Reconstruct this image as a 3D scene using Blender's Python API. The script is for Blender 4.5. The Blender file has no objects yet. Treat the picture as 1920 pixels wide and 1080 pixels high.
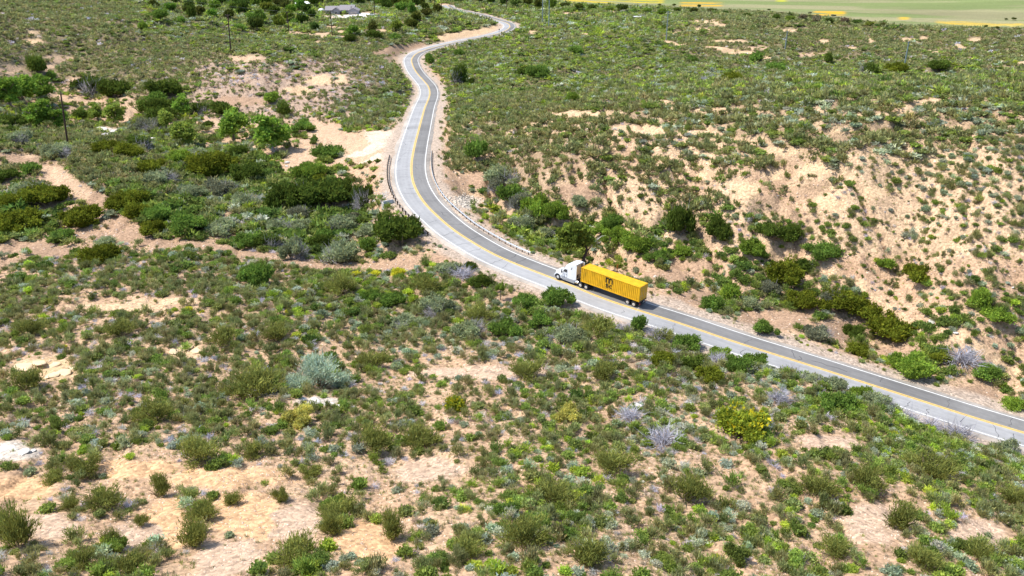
import bpy, math, random
import numpy as np
from mathutils import Vector, Matrix
random.seed(7); RNG = np.random.default_rng(11)
SC = bpy.context.scene; COL = SC.collection
R = math.radians
# ------------------------------------------------------------------ camera, sky, sun, exposure
F, PITCH, CH = 1550.0, R(24.0), 60.0           # focal length in photo pixels (1920 wide), downward pitch, height over the road
cam = bpy.data.cameras.new('camera'); camo = bpy.data.objects.new('camera', cam); COL.objects.link(camo)
camo.location = (0, 0, CH); camo.rotation_euler = (R(90) - PITCH, 0, 0)
cam.sensor_width = 36; cam.lens = 36 * F / 1920; cam.clip_start = 0.5; cam.clip_end = 12000
SC.camera = camo
SUN_EL = R(60); SD = Vector((-0.995, 0.06, 0)).normalized()
SDIR = Vector((SD.x * math.cos(SUN_EL), SD.y * math.cos(SUN_EL), math.sin(SUN_EL)))
wd = bpy.data.worlds.new('World'); SC.world = wd; wd.use_nodes = True
nt = wd.node_tree; bg = nt.nodes['Background']; sky = nt.nodes.new('ShaderNodeTexSky')
sky.sky_type = 'NISHITA'; sky.sun_disc = False; sky.sun_elevation = SUN_EL; sky.sun_rotation = math.atan2(SD.x, SD.y)
nt.links.new(sky.outputs[0], bg.inputs[0]); bg.inputs[1].default_value = 0.15
sl = bpy.data.lights.new('sun', 'SUN'); sl.energy = 4.6; sl.angle = R(0.5); sl.color = (1.0, 0.955, 0.88)
so = bpy.data.objects.new('sun', sl); COL.objects.link(so); so.rotation_euler = SDIR.to_track_quat('Z', 'Y').to_euler()
SC.view_settings.view_transform = 'Standard'; SC.view_settings.look = 'None'; SC.view_settings.gamma = 1
SC.view_settings.exposure = 0.40
try:
    SC.cycles.max_bounces = 5; SC.cycles.diffuse_bounces = 3; SC.cycles.transmission_bounces = 3
    SC.cycles.use_denoising = True
except Exception: pass

# ------------------------------------------------------------------ projection helpers (layout only)
cP, sP = math.cos(PITCH), math.sin(PITCH)
def ray(px, py):
    a = (px - 960) / F; b = (540 - py) / F
    return np.array([a, cP + b * sP, -sP + b * cP])
def unp(px, py, z):
    d = ray(px, py); t = (z - CH) / d[2]
    return d[0] * t, d[1] * t, z
def prj(x, y, z):
    z = z - CH; D = y * cP - z * sP; U = y * sP + z * cP
    return 960 + F * x / D, 540 - F * U / D, D

# ------------------------------------------------------------------ noise
_T = np.random.default_rng(3).random((256, 256))
def vnoise(x, y):
    xi = np.floor(x).astype(np.int64); yi = np.floor(y).astype(np.int64)
    fx = x - xi; fy = y - yi; fx = fx * fx * (3 - 2 * fx); fy = fy * fy * (3 - 2 * fy)
    a = _T[xi & 255, yi & 255]; b = _T[(xi + 1) & 255, yi & 255]; c = _T[xi & 255, (yi + 1) & 255]; d = _T[(xi + 1) & 255, (yi + 1) & 255]
    return (a * (1 - fx) + b * fx) * (1 - fy) + (c * (1 - fx) + d * fx) * fy
def fbm(x, y, s, o=4, off=0.0):
    r = 0; a = 1; t = 0; x = x / s + off; y = y / s + off * 1.7
    for i in range(o):
        r = r + a * vnoise(x, y); t += a; a *= .5; x = x * 2.03 + 17.1; y = y * 2.03 + 5.3
    return r / t
def sstep(a, b, x):
    t = np.clip((x - a) / (b - a), 0, 1); return t * t * (3 - 2 * t)

# ------------------------------------------------------------------ the road: centre line given as photo pixels + elevation
RD = [(838,10,-8),(850,17,-8),(893,26,-8),(930,37,-8),(950,43,-8),(956,50,-8),(946,58,-8.5),(920,66,-9),(880,74,-9.5),(840,82,-10),(805,91,-11),(783,99,-12),
      (772,110,-12),(773,121,-12),(780,135,-12),(793,150,-11.5),(802,161,-11),(805.5,172,-10),(804,183,-8.5),(797,200,-5.5),(791,220,-2.5),(784,246,0),(777.5,271,1.2),
      (771.5,302,1.8),(771,324,1.8),(776,348,1.5),(793,378,1),(815,401,.7),(848,430,.4),(885,454,.2),(921,475,.1),(980,500.5,0),(1068,534,0),(1122,557,-.1),(1185,578.5,-.3),
      (1280,608,-1.2),(1373,640,-2.2),(1527,688,-3.6),(1662,731,-4.8),(1758,761.6,-5.5),(1835,786.6,-6),(1920,811.7,-6.4),(2020,842,-6.6),(2200,895,-6.8)]
rw = np.array([unp(*p) for p in RD])
def catmull(P, step):
    out = []
    for i in range(len(P) - 1):
        p0 = P[max(i - 1, 0)]; p1 = P[i]; p2 = P[i + 1]; p3 = P[min(i + 2, len(P) - 1)]
        n = max(2, int(np.linalg.norm(p2 - p1) / step))
        for k in range(n):
            t = k / n
            out.append(.5 * ((2 * p1) + (-p0 + p2) * t + (2 * p0 - 5 * p1 + 4 * p2 - p3) * t * t + (-p0 + 3 * p1 - 3 * p2 + p3) * t ** 3))
    out.append(P[-1]); return np.array(out)
RC = catmull(rw, 1.5)
for _ in range(6):                                   # smooth
    RC[1:-1] = .25 * RC[:-2] + .5 * RC[1:-1] + .25 * RC[2:]
RT = np.gradient(RC[:, :2], axis=0); RT /= np.linalg.norm(RT, axis=1)[:, None]
RN = np.stack([RT[:, 1], -RT[:, 0]], 1)              # travelling towards the camera; +RN = the side of the near (light) lane
RN = -RN if RN[len(RN) // 2] @ np.array([-1, -1]) < 0 else RN
def road_info(x, y):
    """distance to centre line, signed offset, road z"""
    sh = x.shape; x = x.ravel(); y = y.ravel(); dist = np.full(x.size, 1e9); off = np.zeros(x.size); rz = np.zeros(x.size)
    C = RC[::2]; N = RN[::2]
    for s in range(0, x.size, 40000):
        xs = x[s:s + 40000]; ys = y[s:s + 40000]
        d2 = (xs[:, None] - C[None, :, 0]) ** 2 + (ys[:, None] - C[None, :, 1]) ** 2
        k = d2.argmin(1); dx = xs - C[k, 0]; dy = ys - C[k, 1]
        o = dx * N[k, 0] + dy * N[k, 1]; tt = dx * (-N[k, 1]) + dy * N[k, 0]
        Tz = np.gradient(C[:, 2]) / np.maximum(np.linalg.norm(np.gradient(C[:, :2], axis=0), axis=1), .1)
        T2 = RT[::2][k]; ta = dx * T2[:, 0] + dy * T2[:, 1]
        off[s:s + 40000] = o; rz[s:s + 40000] = C[k, 2] + Tz[k] * np.clip(ta, -3, 3); dist[s:s + 40000] = np.where(np.abs(ta) < 3.5, np.abs(o), np.sqrt(d2[np.arange(len(k)), k]))
    return dist.reshape(sh), off.reshape(sh), rz.reshape(sh)

# ------------------------------------------------------------------ terrain: control points (photo pixel + elevation), thin-plate interpolated
CP = """0,0,20;0,60,12;200,60,8;200,0,12;0,110,6;90,120,1;430,100,4;430,30,-3;300,90,4;350,130,0;480,95,7;600,120,3;540,105,6;400,200,-6;500,80,-5;640,190,-4;560,200,-5;700,110,-4;740,140,-3;700,180,-4;
870,62,-5;850,40,-3;700,60,-4;760,84,-8;600,60,-6;640,28,-8;400,0,-6;600,5,-8;800,8,-8;100,180,-6;250,190,-6;60,240,-4;130,275,2;250,275,1;0,262,4;350,330,-3;130,350,-1;0,320,1;50,420,-3;200,440,-3;
420,470,-3;620,500,-2.5;600,440,-4;700,440,-3.5;650,370,-4;480,380,-4;380,300,-5;560,290,-3;640,260,-1.5;690,280,0;300,240,-5;700,380,-4.5;300,520,-1;0,520,-2;560,540,-1;800,520,-1;950,580,0;1050,590,.3;300,600,1.5;0,620,2;
700,640,1;1000,650,1.5;1250,660,.8;1500,745,0;1700,800,-1.5;0,760,7;400,760,7;800,760,6;1200,760,4.5;1600,800,2;1850,870,-.5;0,900,12;400,900,12;800,900,11;1200,900,9.5;1600,900,7;1900,930,3;0,1080,18;400,1080,18;960,1080,17;1600,1080,14;1920,1080,10;
960,1300,22;0,1300,23;2000,1300,14;930,400,-3;870,375,-2.5;1100,430,-3.5;1300,480,-3.5;1500,520,-4;1700,590,-5.5;1900,690,-7;1250,540,-1;1500,620,-3.5;1750,700,-6;900,215,2;850,300,0;900,300,2;1000,350,2;1100,370,2;1090,210,10;1000,215,6;1250,238,13;1450,275,14;1600,310,14;1800,385,11;1920,430,9;
1300,400,2;1500,420,3;1700,480,1;1200,320,7;1400,350,8;1000,168,-8;1100,175,-3;1300,168,14;1400,158,15;1510,145,17;1700,165,15;1800,155,17;1920,150,19;1150,150,-7;1300,138,-6;1500,128,-3;1700,138,-1;1900,138,2;1000,120,-9;880,140,-11;860,200,-6;900,180,-7;
1250,105,-8;1100,70,-7;1250,75,-5;1250,50,-3;1250,30,-10;1050,20,-9;1500,75,-4;1500,50,-5;1700,60,-4;1700,90,-3;1900,100,0;1900,66,-4;1500,20,-20;1900,48,-18;1700,30,-20;1200,2,-20;1900,5,-22;1000,0,-12;1400,100,-6;1550,100,-6;
-400,0,30;-400,200,10;-400,400,2;-400,700,6;-400,1080,18;2400,0,-22;2400,80,10;2400,200,20;2400,400,14;2400,700,-4;2400,1080,6"""
cps = [tuple(float(v) for v in s.split(',')) for s in CP.replace('\n', '').split(';') if s]
W = [unp(*c) for c in cps] + [(0, 6, 27), (-7, 6, 27), (7, 6, 26), (0, 20, 25), (-25, 20, 25), (25, 20, 20)]
for y_, z_ in ((1300, -24), (2500, -26), (7000, -28)):
    for u_ in (-1.3, -.7, 0, .7, 1.3): W.append((u_ * y_, y_, z_ + (30 if u_ < -.9 and y_ < 3000 else 0)))
W += [tuple(p) for p in RC[::9] if p[1] < 700]
W = np.array(W); KU = 1.7
def uv_(x, y): return KU * x / y, np.log(y)
cu, cv = uv_(W[:, 0], W[:, 1])
def tps(r2): return .5 * r2 * np.log(r2 + 1e-12)
n = len(W); A = np.zeros((n + 3, n + 3)); A[:n, :n] = tps((cu[:, None] - cu) ** 2 + (cv[:, None] - cv) ** 2) + np.eye(n) * 2e-4
A[:n, n] = 1; A[:n, n + 1] = cu; A[:n, n + 2] = cv; A[n:, :n] = A[:n, n:].T
wts = np.linalg.solve(A, np.concatenate([W[:, 2], [0, 0, 0]]))
def rbf(u, v):
    sh = u.shape; u = u.ravel(); v = v.ravel(); o = np.empty(u.size)
    for s in range(0, u.size, 20000):
        a = u[s:s + 20000]; b = v[s:s + 20000]
        o[s:s + 20000] = tps((a[:, None] - cu) ** 2 + (b[:, None] - cv) ** 2) @ wts[:n] + wts[n] + wts[n + 1] * a + wts[n + 2] * b
    return o.reshape(sh)
NU, NV = 760, 900
UL = 1.15; Y0, Y1 = 7.0, 7000.0
gu = np.linspace(-1, 1, NU); gu = UL * (0.62 * gu + 0.38 * gu ** 3)
tv = np.linspace(0, 1, NV)
# rows: few very near and very far, most between 40 and 900 m
kv = np.interp(tv, [0, .05, .9, 1], [math.log(Y0), math.log(40), math.log(1000), math.log(Y1)])
gy = np.exp(kv)
# coarse RBF then refine by bilinear interpolation in (u, v)
cu_g = np.linspace(-UL, UL, 260); cv_g = np.linspace(math.log(Y0), math.log(Y1), 420)
CZ = rbf(*np.meshgrid(cu_g * KU, cv_g))
def bil(Z, a, b):
    a = np.clip(a, 0, Z.shape[1] - 1.001); b = np.clip(b, 0, Z.shape[0] - 1.001); i = a.astype(int); j = b.astype(int); fa = a - i; fb = b - j
    return (Z[j, i] * (1 - fa) + Z[j, i + 1] * fa) * (1 - fb) + (Z[j + 1, i] * (1 - fa) + Z[j + 1, i + 1] * fa) * fb
GU, GY = np.meshgrid(gu, gy); GX = GU * GY
GZ = bil(CZ, (GU + UL) / (2 * UL) * 259, (np.log(GY) - math.log(Y0)) / (math.log(Y1) - math.log(Y0)) * 419)
RDIST, ROFF, RZ = road_info(GX, GY)
rough = sstep(7, 22, RDIST) * (1 - sstep(650, 900, GY) * .85)
nz = (fbm(GX, GY, 26, 4) - .5) * 3.2 + (fbm(GX, GY, 6, 3, 9) - .5) * .9
gul = np.abs(fbm(GX * 1.6 + GY * .3, GY * .55, 12, 3, 31) - .5) * 2     # erosion gullies running down the slopes
nz += -(1 - sstep(0, .22, gul)) * .8
PX0, PY0, _ = prj(GX, GY, GZ)
hillm = .25 + .75 * ((PX0 > 840) & (PY0 > 190) & (PY0 < 520)) ; nz = (fbm(GX, GY, 26, 4) - .5) * 3.2 + ((fbm(GX, GY, 6, 3, 9) - .5) * .9 - (1 - sstep(0, .25, gul)) * 2.0) * hillm
GZ += nz * rough
GZ += ((fbm(GX, GY, 48, 4, 57) - .5) * 11 + (np.abs(fbm(GX, GY, 22, 3, 83) - .5) * 2 - .25) * 3.5) * sstep(14, 55, RDIST) * sstep(215, 330, GY) * (1 - sstep(560, 700, GY)) * (1 - .6 * ((PX0 > 560) & (PX0 < 720) & (PY0 < 60)))
GZ += (fbm(GX, GY, .9, 3, 4) - .5) * .28 * sstep(6, 10, RDIST) * (1 - sstep(200, 330, GY))
blend = 1 - sstep(6.2, 15, RDIST)
GZ = GZ * (1 - blend) + (RZ - .10) * blend
GZ -= .16 * (1 - sstep(4.3, 5.4, np.abs(ROFF))) * (RDIST < 7)
GZ += 1.9 * sstep(5.6, 8.5, ROFF) * (1 - sstep(14, 26, ROFF)) * sstep(1290, 1420, PX0) * (1 - sstep(1650, 1760, PX0)) * (GY < 140)
def gidx(x, y):
    u = x / y
    return np.interp(u, gu, np.arange(NU)), np.interp(np.log(y), kv, np.arange(NV))
def ground(x, y):
    x = np.asarray(x, float); y = np.asarray(y, float); return bil(GZ, *gidx(x, y))
def at(px, py):
    """the point of the terrain that shows at a photo pixel"""
    d = ray(px, py); ys = np.exp(np.linspace(math.log(30), math.log(3000), 3000)); t = ys / d[1]
    g = ground(d[0] * t, ys); zz = CH + d[2] * t; k = np.argmax(zz < g)
    if k == 0: k = len(ys) - 1
    lo, hi = t[k - 1], t[k]
    for _ in range(12):
        m = .5 * (lo + hi)
        if CH + d[2] * m < ground([d[0] * m], [d[1] * m])[0]: hi = m
        else: lo = m
    return Vector((d[0] * hi, d[1] * hi, CH + d[2] * hi))
def visible(x, y, z):
    """vectorised rough line-of-sight test from the camera"""
    vis = np.ones(len(x), bool)
    for f in np.linspace(.35, .985, 40):
        vis &= (CH + (z - CH) * f) > ground(x * f, y * f) - .3
    return vis

# ------------------------------------------------------------------ cover maps read off the photo: 30 x 18 cells
DEN = """999988999778888988888899888888
889999988888688999997888788787
666888777799378878889878999887
723355665678289999798889998887
999854433221266776465899887878
538998875221145776555334467788
983798888975115885456544444455
636236588878312788757455444556
589988887778774212245566434445
974354778888898878655789843677
777878777689999999999832588655
538888787845757799999995235775
757878853767363677688889997433
657643774678455756886885689996
377536535744435578785665678999
156425411533557787688677674488
723336212634168887688867633767
736665421656378675788756535568""".split()
TYP = """ccccggggggggggggggggnnnnnnnnnn
cccccccggcccgcgcggggcccccccccc
cccccckkkkkcggggggggggsggggggg
ggggggkkkkmggmcccccmmmmmmmmmmm
ccccgggggggccccccccmmmmmmmmmmm
ccccccgdddggccccccccccccmmmmmm
ddsdddsgdddgggggcccccccccccccm
ddccgddssdssgggggggdgccccccccc
gccccccccggsgggggggggdgggccccc
ccccccccgggggmmgggggggdggggggg
ccccccccccmmmmssgggcmmggggddgc
cccccccccsccccccccccmcsgcggdsg
ccccccccgccccccccggsccsggggsgg
cccccccccccccccgcccssgggcgggss
gcggccgccccccccgggsscgcmgggggg
cccccccccccccggggcccgmcggccgcc
cccgcccccgccccgggmccgmcgmccgcm
cccggccccgmmcgggmccccgccggcggg""".split()
DENA = np.array([[int(c) for c in r] for r in DEN], float) / 9.0
SPEC = 'cgsdmnk'; TYPA = np.array([[SPEC.index(c) for c in r] for r in TYP])
# bare places: ellipses (photo px): cx, cy, rx, ry, tone
BARE = [(722,268,54,28,'p'),(690,285,72,20,'p'),(640,268,50,22,'t'),(1105,214,75,7,'s'),(1080,220,60,7,'s'),(1215,246,38,10,'s'),(1180,240,30,6,'s'),(1470,285,42,13,'s'),(1520,318,34,14,'s'),(1450,326,24,12,'s'),(1500,152,45,3.5,'s'),(1526,166,10,11,'s'),
        (1870,157,55,4,'s'),(1700,205,60,4,'s'),(1360,205,60,3,'s'),(1240,190,40,3,'s'),(45,915,80,26,'o'),(250,880,90,18,'o'),(420,897,130,22,'o'),(310,985,70,50,'o'),(455,965,100,44,'o'),(420,1050,70,40,'g'),(90,985,50,26,'g'),(560,975,55,45,'g'),(680,1015,68,38,'o'),(250,1010,60,30,'g'),
        (90,690,62,24,'r'),(495,730,32,18,'w'),(600,752,52,10,'w'),(25,847,46,20,'w'),(345,660,45,12,'s'),(220,577,90,9,'s'),(300,565,80,6,'s'),(900,700,110,14,'g'),(1640,985,80,40,'g'),(1560,830,60,20,'g'),(1840,1000,50,30,'g'),(800,880,60,30,'g'),
        (870,378,34,13,'w'),(205,247,30,8,'w'),(1700,200,10,4,'s'),(410,237,40,6,'t'),(600,245,50,16,'t'),(560,300,40,18,'t'),(1580,620,70,22,'b'),(1450,600,90,22,'b'),(1300,560,50,16,'b'),(1000,560,70,10,'b'),(1700,660,60,14,'b'),(1820,740,60,18,'b'),(1250,520,60,14,'b'),
        (60,465,80,14,'b'),(150,440,60,10,'b'),(1080,360,60,20,'b'),(900,340,60,16,'b'),(450,190,60,10,'b'),(40,295,40,8,'t'),(1300,500,60,10,'b'),(540,10,0,0,'b'),(640,33,40,3,'t'),(690,28,30,5,'t'),(650,32,55,5,'p'),(620,52,20,4,'t'),(600,67,24,4,'t'),(765,10,26,8,'t'),(830,10,16,4,'t'),(908,18,13,4,'s'),(965,30,15,4,'s'),(745,112,30,9,'t'),(700,66,16,4,'s'),(716,58,12,3,'s'),(550,62,30,4,'t'),(595,80,10,5,'s'),(1075,27,45,4,'s'),(1160,24,24,3,'s'),(1320,42,40,4,'s'),(1350,48,14,4,'s'),(1480,58,20,3,'s'),(1545,78,16,4,'s'),(1355,78,30,3,'s'),(1700,75,20,4,'s'),(1732,72,14,4,'s'),(1825,76,18,5,'s'),(1420,90,30,5,'t'),(1520,103,28,5,'t'),(1085,62,14,3,'s'),(1000,60,12,3,'s'),(1320,55,20,3,'s'),(1390,78,18,3,'s'),(1600,90,20,3,'s'),(1750,96,20,3,'s'),(1260,62,18,3,'s'),
        (640,60,10,3,'s'),(60,78,22,6,'s'),(70,60,14,4,'s'),(110,110,30,8,'t'),(20,130,26,9,'t'),(90,125,20,6,'t'),(150,150,24,6,'t'),(600,150,26,10,'s'),(560,170,30,8,'s'),(470,110,40,7,'t'),(640,150,14,10,'s'),(1640,215,50,4,'s'),(1750,190,50,5,'s'),(1830,240,50,5,'s'),(1600,245,60,4,'s'),(1760,300,50,5,'s'),(1320,250,40,6,'s'),(1400,265,40,8,'s'),(1560,380,30,22,'s'),(1640,360,26,14,'s'),(1400,360,26,16,'s'),(1320,330,20,12,'s')]
TRK = [([(740,278),(690,294),(645,300),(605,297),(580,284),(572,262)],3.4,'t'),([(105,182),(160,190),(220,188),(248,197),(243,215),(236,232)],3.6,'t'),([(325,234),(380,228),(440,234),(480,232)],3.2,'t'),
       ([(0,297),(50,302),(100,325),(150,362),(185,378),(212,408),(240,440),(300,455),(400,466),(500,482),(600,500),(700,502),(780,492),(850,482)],4.2,'b'),([(0,500),(80,482),(160,466),(240,448)],4.5,'b'),([(90,320),(120,345),(140,370)],5,'t'),
       ([(836,71),(880,64),(920,57),(944,48)],7,'s'),([(690,104),(740,94),(790,85)],4,'b'),([(1240,76),(1320,87),(1400,100),(1440,108)],4.5,'s'),([(1030,52),(1060,58),(1100,63)],2.5,'s'),([(970,26),(1010,27)],2.4,'s'),([(1080,30),(1130,34),(1180,36)],3,'s'),([(1560,60),(1610,64),(1635,80)],2.2,'s'),([(1650,68),(1720,80)],2.2,'s'),([(1740,78),(1805,90)],2.4,'s'),([(1860,114),(1920,119)],3,'s'),([(430,62),(480,64),(540,64),(640,68)],3,'t'),([(1240,40),(1300,46)],2.5,'s'),([(1320,40),(1390,52)],2,'s'),
       ([(1400,148),(1450,152),(1500,146),(1525,150),(1535,172)],1.6,'s'),([(1440,460),(1540,500),(1640,560),(1760,620),(1900,700)],2.4,'s')]
def trk_world(tr):
    P = np.array([tuple(at(*q)) for q in tr]); return catmull(P, 3.0)
TRW = [(trk_world(t), w, c) for t, w, c in TRK]
def cover(x, y, z):
    """(density, bare mask 0..1, tone index) at world points; all worked out once for the land as it lies"""
    px, py, D = prj(x, y, z)
    wx = (fbm(x, y, 9, 3, 51) - .5) * 2 * .6 * F / D * 4; wy = (fbm(x, y, 9, 3, 77) - .5) * 2 * .35 * F / D * 3
    d = bil(DENA, (px + wx) / 64 - .5, (py + wy) / 60 - .5)
    bare = np.zeros_like(x); tone = np.zeros(x.shape, int)
    jx = (fbm(x, y, 2.5, 3, 13) - .5) * .9
    for cx, cy, rx, ry, c in BARE:
        if rx == 0: continue
        q = np.sqrt(((px - cx) / rx) ** 2 + ((py - cy) / ry) ** 2) + jx
        m = 1 - sstep(.75, 1.1, q); k = m > bare; bare = np.where(k, m, bare); tone = np.where(m > .02, 'ptsogrwb'.index(c) + 1, tone)
    for P, w, c in TRW:
        lo = P.min(0) - 8; hi = P.max(0) + 8
        k = np.where((x > lo[0]) & (x < hi[0]) & (y > lo[1]) & (y < hi[1]))
        if len(k[0]) == 0: continue
        xs = x[k]; ys = y[k]; dd = np.full(xs.size, 1e9)
        for p in P: dd = np.minimum(dd, (xs - p[0]) ** 2 + (ys - p[1]) ** 2)
        w2 = w * (1 + .35 * (P[:, 1].mean() > 330)); m = 1 - sstep(w2 * .42, w2 * .8, np.sqrt(dd) + jx[k] * .8)
        b0 = bare[k]; bare[k] = np.maximum(b0, m); t0 = tone[k]; tone[k] = np.where(m > .1, 'ptsogrwb'.index(c) + 1, t0)
    d = d * np.where((px < 780) & (py > 840), .72, np.where((py > 640) & (y < 110), .87, 1)); return d, bare, tone, px, py
FE = np.array([[-500, -60], [1040, 2], [1080, 8], [1240, 14], [1447, 24], [1580, 37], [1680, 49], [1760, 53], [1920, 56], [2600, 60]])

# ------------------------------------------------------------------ mesh / material helpers
def mesh_np(name, v, f, col=None, smooth=False, k=None):
    me = bpy.data.meshes.new(name); k = k or f.shape[1]
    me.vertices.add(len(v)); me.vertices.foreach_set('co', np.ascontiguousarray(v, np.float32).ravel())
    me.loops.add(f.size); me.loops.foreach_set('vertex_index', np.ascontiguousarray(f, np.int32).ravel())
    me.polygons.add(len(f)); me.polygons.foreach_set('loop_start', np.arange(0, f.size, k, dtype=np.int32))
    if smooth: me.polygons.foreach_set('use_smooth', np.ones(len(f), bool))
    if col is not None:
        a = me.color_attributes.new('col', 'BYTE_COLOR' if len(v) > 60000 else 'FLOAT_COLOR', 'POINT')
        c4 = np.ones((len(v), 4), np.float32); c4[:, :3] = col; a.data.foreach_set('color', c4.ravel())
    me.update(); return me
def newobj(name, me, mat=None, parent=None):
    o = bpy.data.objects.new(name, me); COL.objects.link(o)
    if mat and me is not None and not me.materials: me.materials.append(mat)
    if parent: o.parent = parent
    return o
def tag(o, label=None, cat=None, group=None, kind=None):
    if label: o['label'] = label
    if cat: o['category'] = cat
    if group: o['group'] = group
    if kind: o['kind'] = kind
    return o
def empty(name, loc, rz=0):
    o = bpy.data.objects.new(name, None); COL.objects.link(o); o.location = loc; o.rotation_euler = (0, 0, rz); o.empty_display_size = .3
    return o
class MB:
    def __init__(s): s.v = []; s.f = []
    def add(s, v, f):
        b = len(s.v); s.v += [tuple(p) for p in v]; s.f += [tuple(i + b for i in q) for q in f]; return s
    def box(s, a, b):
        x0, y0, z0 = a; x1, y1, z1 = b
        return s.add([(x0,y0,z0),(x1,y0,z0),(x1,y1,z0),(x0,y1,z0),(x0,y0,z1),(x1,y0,z1),(x1,y1,z1),(x0,y1,z1)], [(0,3,2,1),(4,5,6,7),(0,1,5,4),(1,2,6,5),(2,3,7,6),(3,0,4,7)])
    def tube(s, pts, rad, n=6, cap=True):
        pts = [Vector(p) for p in pts]; rad = rad if isinstance(rad, (list, tuple)) else [rad] * len(pts); b = len(s.v); ref = None
        for i, p in enumerate(pts):
            t = (pts[min(i + 1, len(pts) - 1)] - pts[max(i - 1, 0)]).normalized()
            ref = Vector((0, 0, 1)) if abs(t.z) < .9 else Vector((1, 0, 0))
            a = t.cross(ref).normalized(); c = t.cross(a)
            for k in range(n):
                w = 2 * math.pi * k / n; s.v.append(tuple(p + (a * math.cos(w) + c * math.sin(w)) * rad[i]))
        for i in range(len(pts) - 1):
            for k in range(n): s.f.append((b + i * n + k, b + i * n + (k + 1) % n, b + (i + 1) * n + (k + 1) % n, b + (i + 1) * n + k))
        if cap: s.f.append(tuple(b + k for k in range(n))[::-1]); s.f.append(tuple(b + (len(pts) - 1) * n + k for k in range(n)))
        return s
    def loft(s, secs, cap=True):
        n = len(secs[0]); b = len(s.v)
        for q in secs: s.v += [tuple(p) for p in q]
        for i in range(len(secs) - 1):
            for k in range(n): s.f.append((b + i * n + k, b + i * n + (k + 1) % n, b + (i + 1) * n + (k + 1) % n, b + (i + 1) * n + k))
        if cap: s.f.append(tuple(b + k for k in range(n))[::-1]); s.f.append(tuple(b + (len(secs) - 1) * n + k for k in range(n)))
        return s
    def build(s, name, mat, parent=None, smooth=False, bevel=0):
        me = bpy.data.meshes.new(name); me.from_pydata(s.v, [], s.f); me.update()
        import bmesh
        bm = bmesh.new(); bm.from_mesh(me); bmesh.ops.recalc_face_normals(bm, faces=bm.faces); bm.to_mesh(me); bm.free()
        if smooth:
            me.polygons.foreach_set('use_smooth', [True] * len(me.polygons))
            try: me.set_sharp_from_angle(angle=R(40))
            except Exception: pass
        o = newobj(name, me, mat, parent)
        if bevel:
            m = o.modifiers.new('bevel', 'BEVEL'); m.width = bevel; m.segments = 2; m.limit_method = 'ANGLE'
        return o
def mat(name, col, rough=.6, metal=0, noise=0, nscale=5, spec=.3, bump=0, coat=0):
    m = bpy.data.materials.new(name); m.use_nodes = True; t = m.node_tree; b = t.nodes['Principled BSDF']
    b.inputs['Base Color'].default_value = (*col, 1); b.inputs['Roughness'].default_value = rough; b.inputs['Metallic'].default_value = metal
    b.inputs['Specular IOR Level'].default_value = spec; b.inputs['Coat Weight'].default_value = coat
    if noise or bump:
        tc = t.nodes.new('ShaderNodeTexCoord'); nn = t.nodes.new('ShaderNodeTexNoise'); nn.inputs['Scale'].default_value = nscale; nn.inputs['Detail'].default_value = 6
        t.links.new(tc.outputs['Object'], nn.inputs['Vector'])
        if noise:
            mx = t.nodes.new('ShaderNodeMix'); mx.data_type = 'RGBA'; mr = t.nodes.new('ShaderNodeMapRange'); mr.inputs[1].default_value = .3; mr.inputs[2].default_value = .7
            t.links.new(nn.outputs[0], mr.inputs[0]); t.links.new(mr.outputs[0], mx.inputs[0])
            mx.inputs[6].default_value = (*[c * (1 - noise) for c in col], 1); mx.inputs[7].default_value = (*[min(1, c * (1 + noise)) for c in col], 1)
            t.links.new(mx.outputs[2], b.inputs['Base Color'])
        if bump:
            bp = t.nodes.new('ShaderNodeBump'); bp.inputs['Strength'].default_value = bump; bp.inputs['Distance'].default_value = .1
            t.links.new(nn.outputs[0], bp.inputs['Height']); t.links.new(bp.outputs[0], b.inputs['Normal'])
    return m
# leaves: attribute colour x object colour, diffuse + translucent
def leafmat(name, transl=.38):
    m = bpy.data.materials.new(name); m.use_nodes = True; t = m.node_tree; t.nodes.clear()
    out = t.nodes.new('ShaderNodeOutputMaterial'); at_ = t.nodes.new('ShaderNodeAttribute'); at_.attribute_name = 'col'
    oi = t.nodes.new('ShaderNodeObjectInfo'); mx = t.nodes.new('ShaderNodeMix'); mx.data_type = 'RGBA'; mx.blend_type = 'MULTIPLY'; mx.inputs[0].default_value = 1
    t.links.new(at_.outputs['Color'], mx.inputs[6]); t.links.new(oi.outputs['Color'], mx.inputs[7])
    d = t.nodes.new('ShaderNodeBsdfDiffuse'); tr = t.nodes.new('ShaderNodeBsdfTranslucent'); ms = t.nodes.new('ShaderNodeMixShader'); ms.inputs[0].default_value = transl
    t.links.new(mx.outputs[2], d.inputs[0]); t.links.new(mx.outputs[2], tr.inputs[0]); t.links.new(d.outputs[0], ms.inputs[1]); t.links.new(tr.outputs[0], ms.inputs[2]); t.links.new(ms.outputs[0], out.inputs[0])
    return m
LEAF = leafmat('foliage'); TWIG = mat('weathered_wood', (.22, .17, .13), .9, noise=.3, nscale=8)

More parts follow.
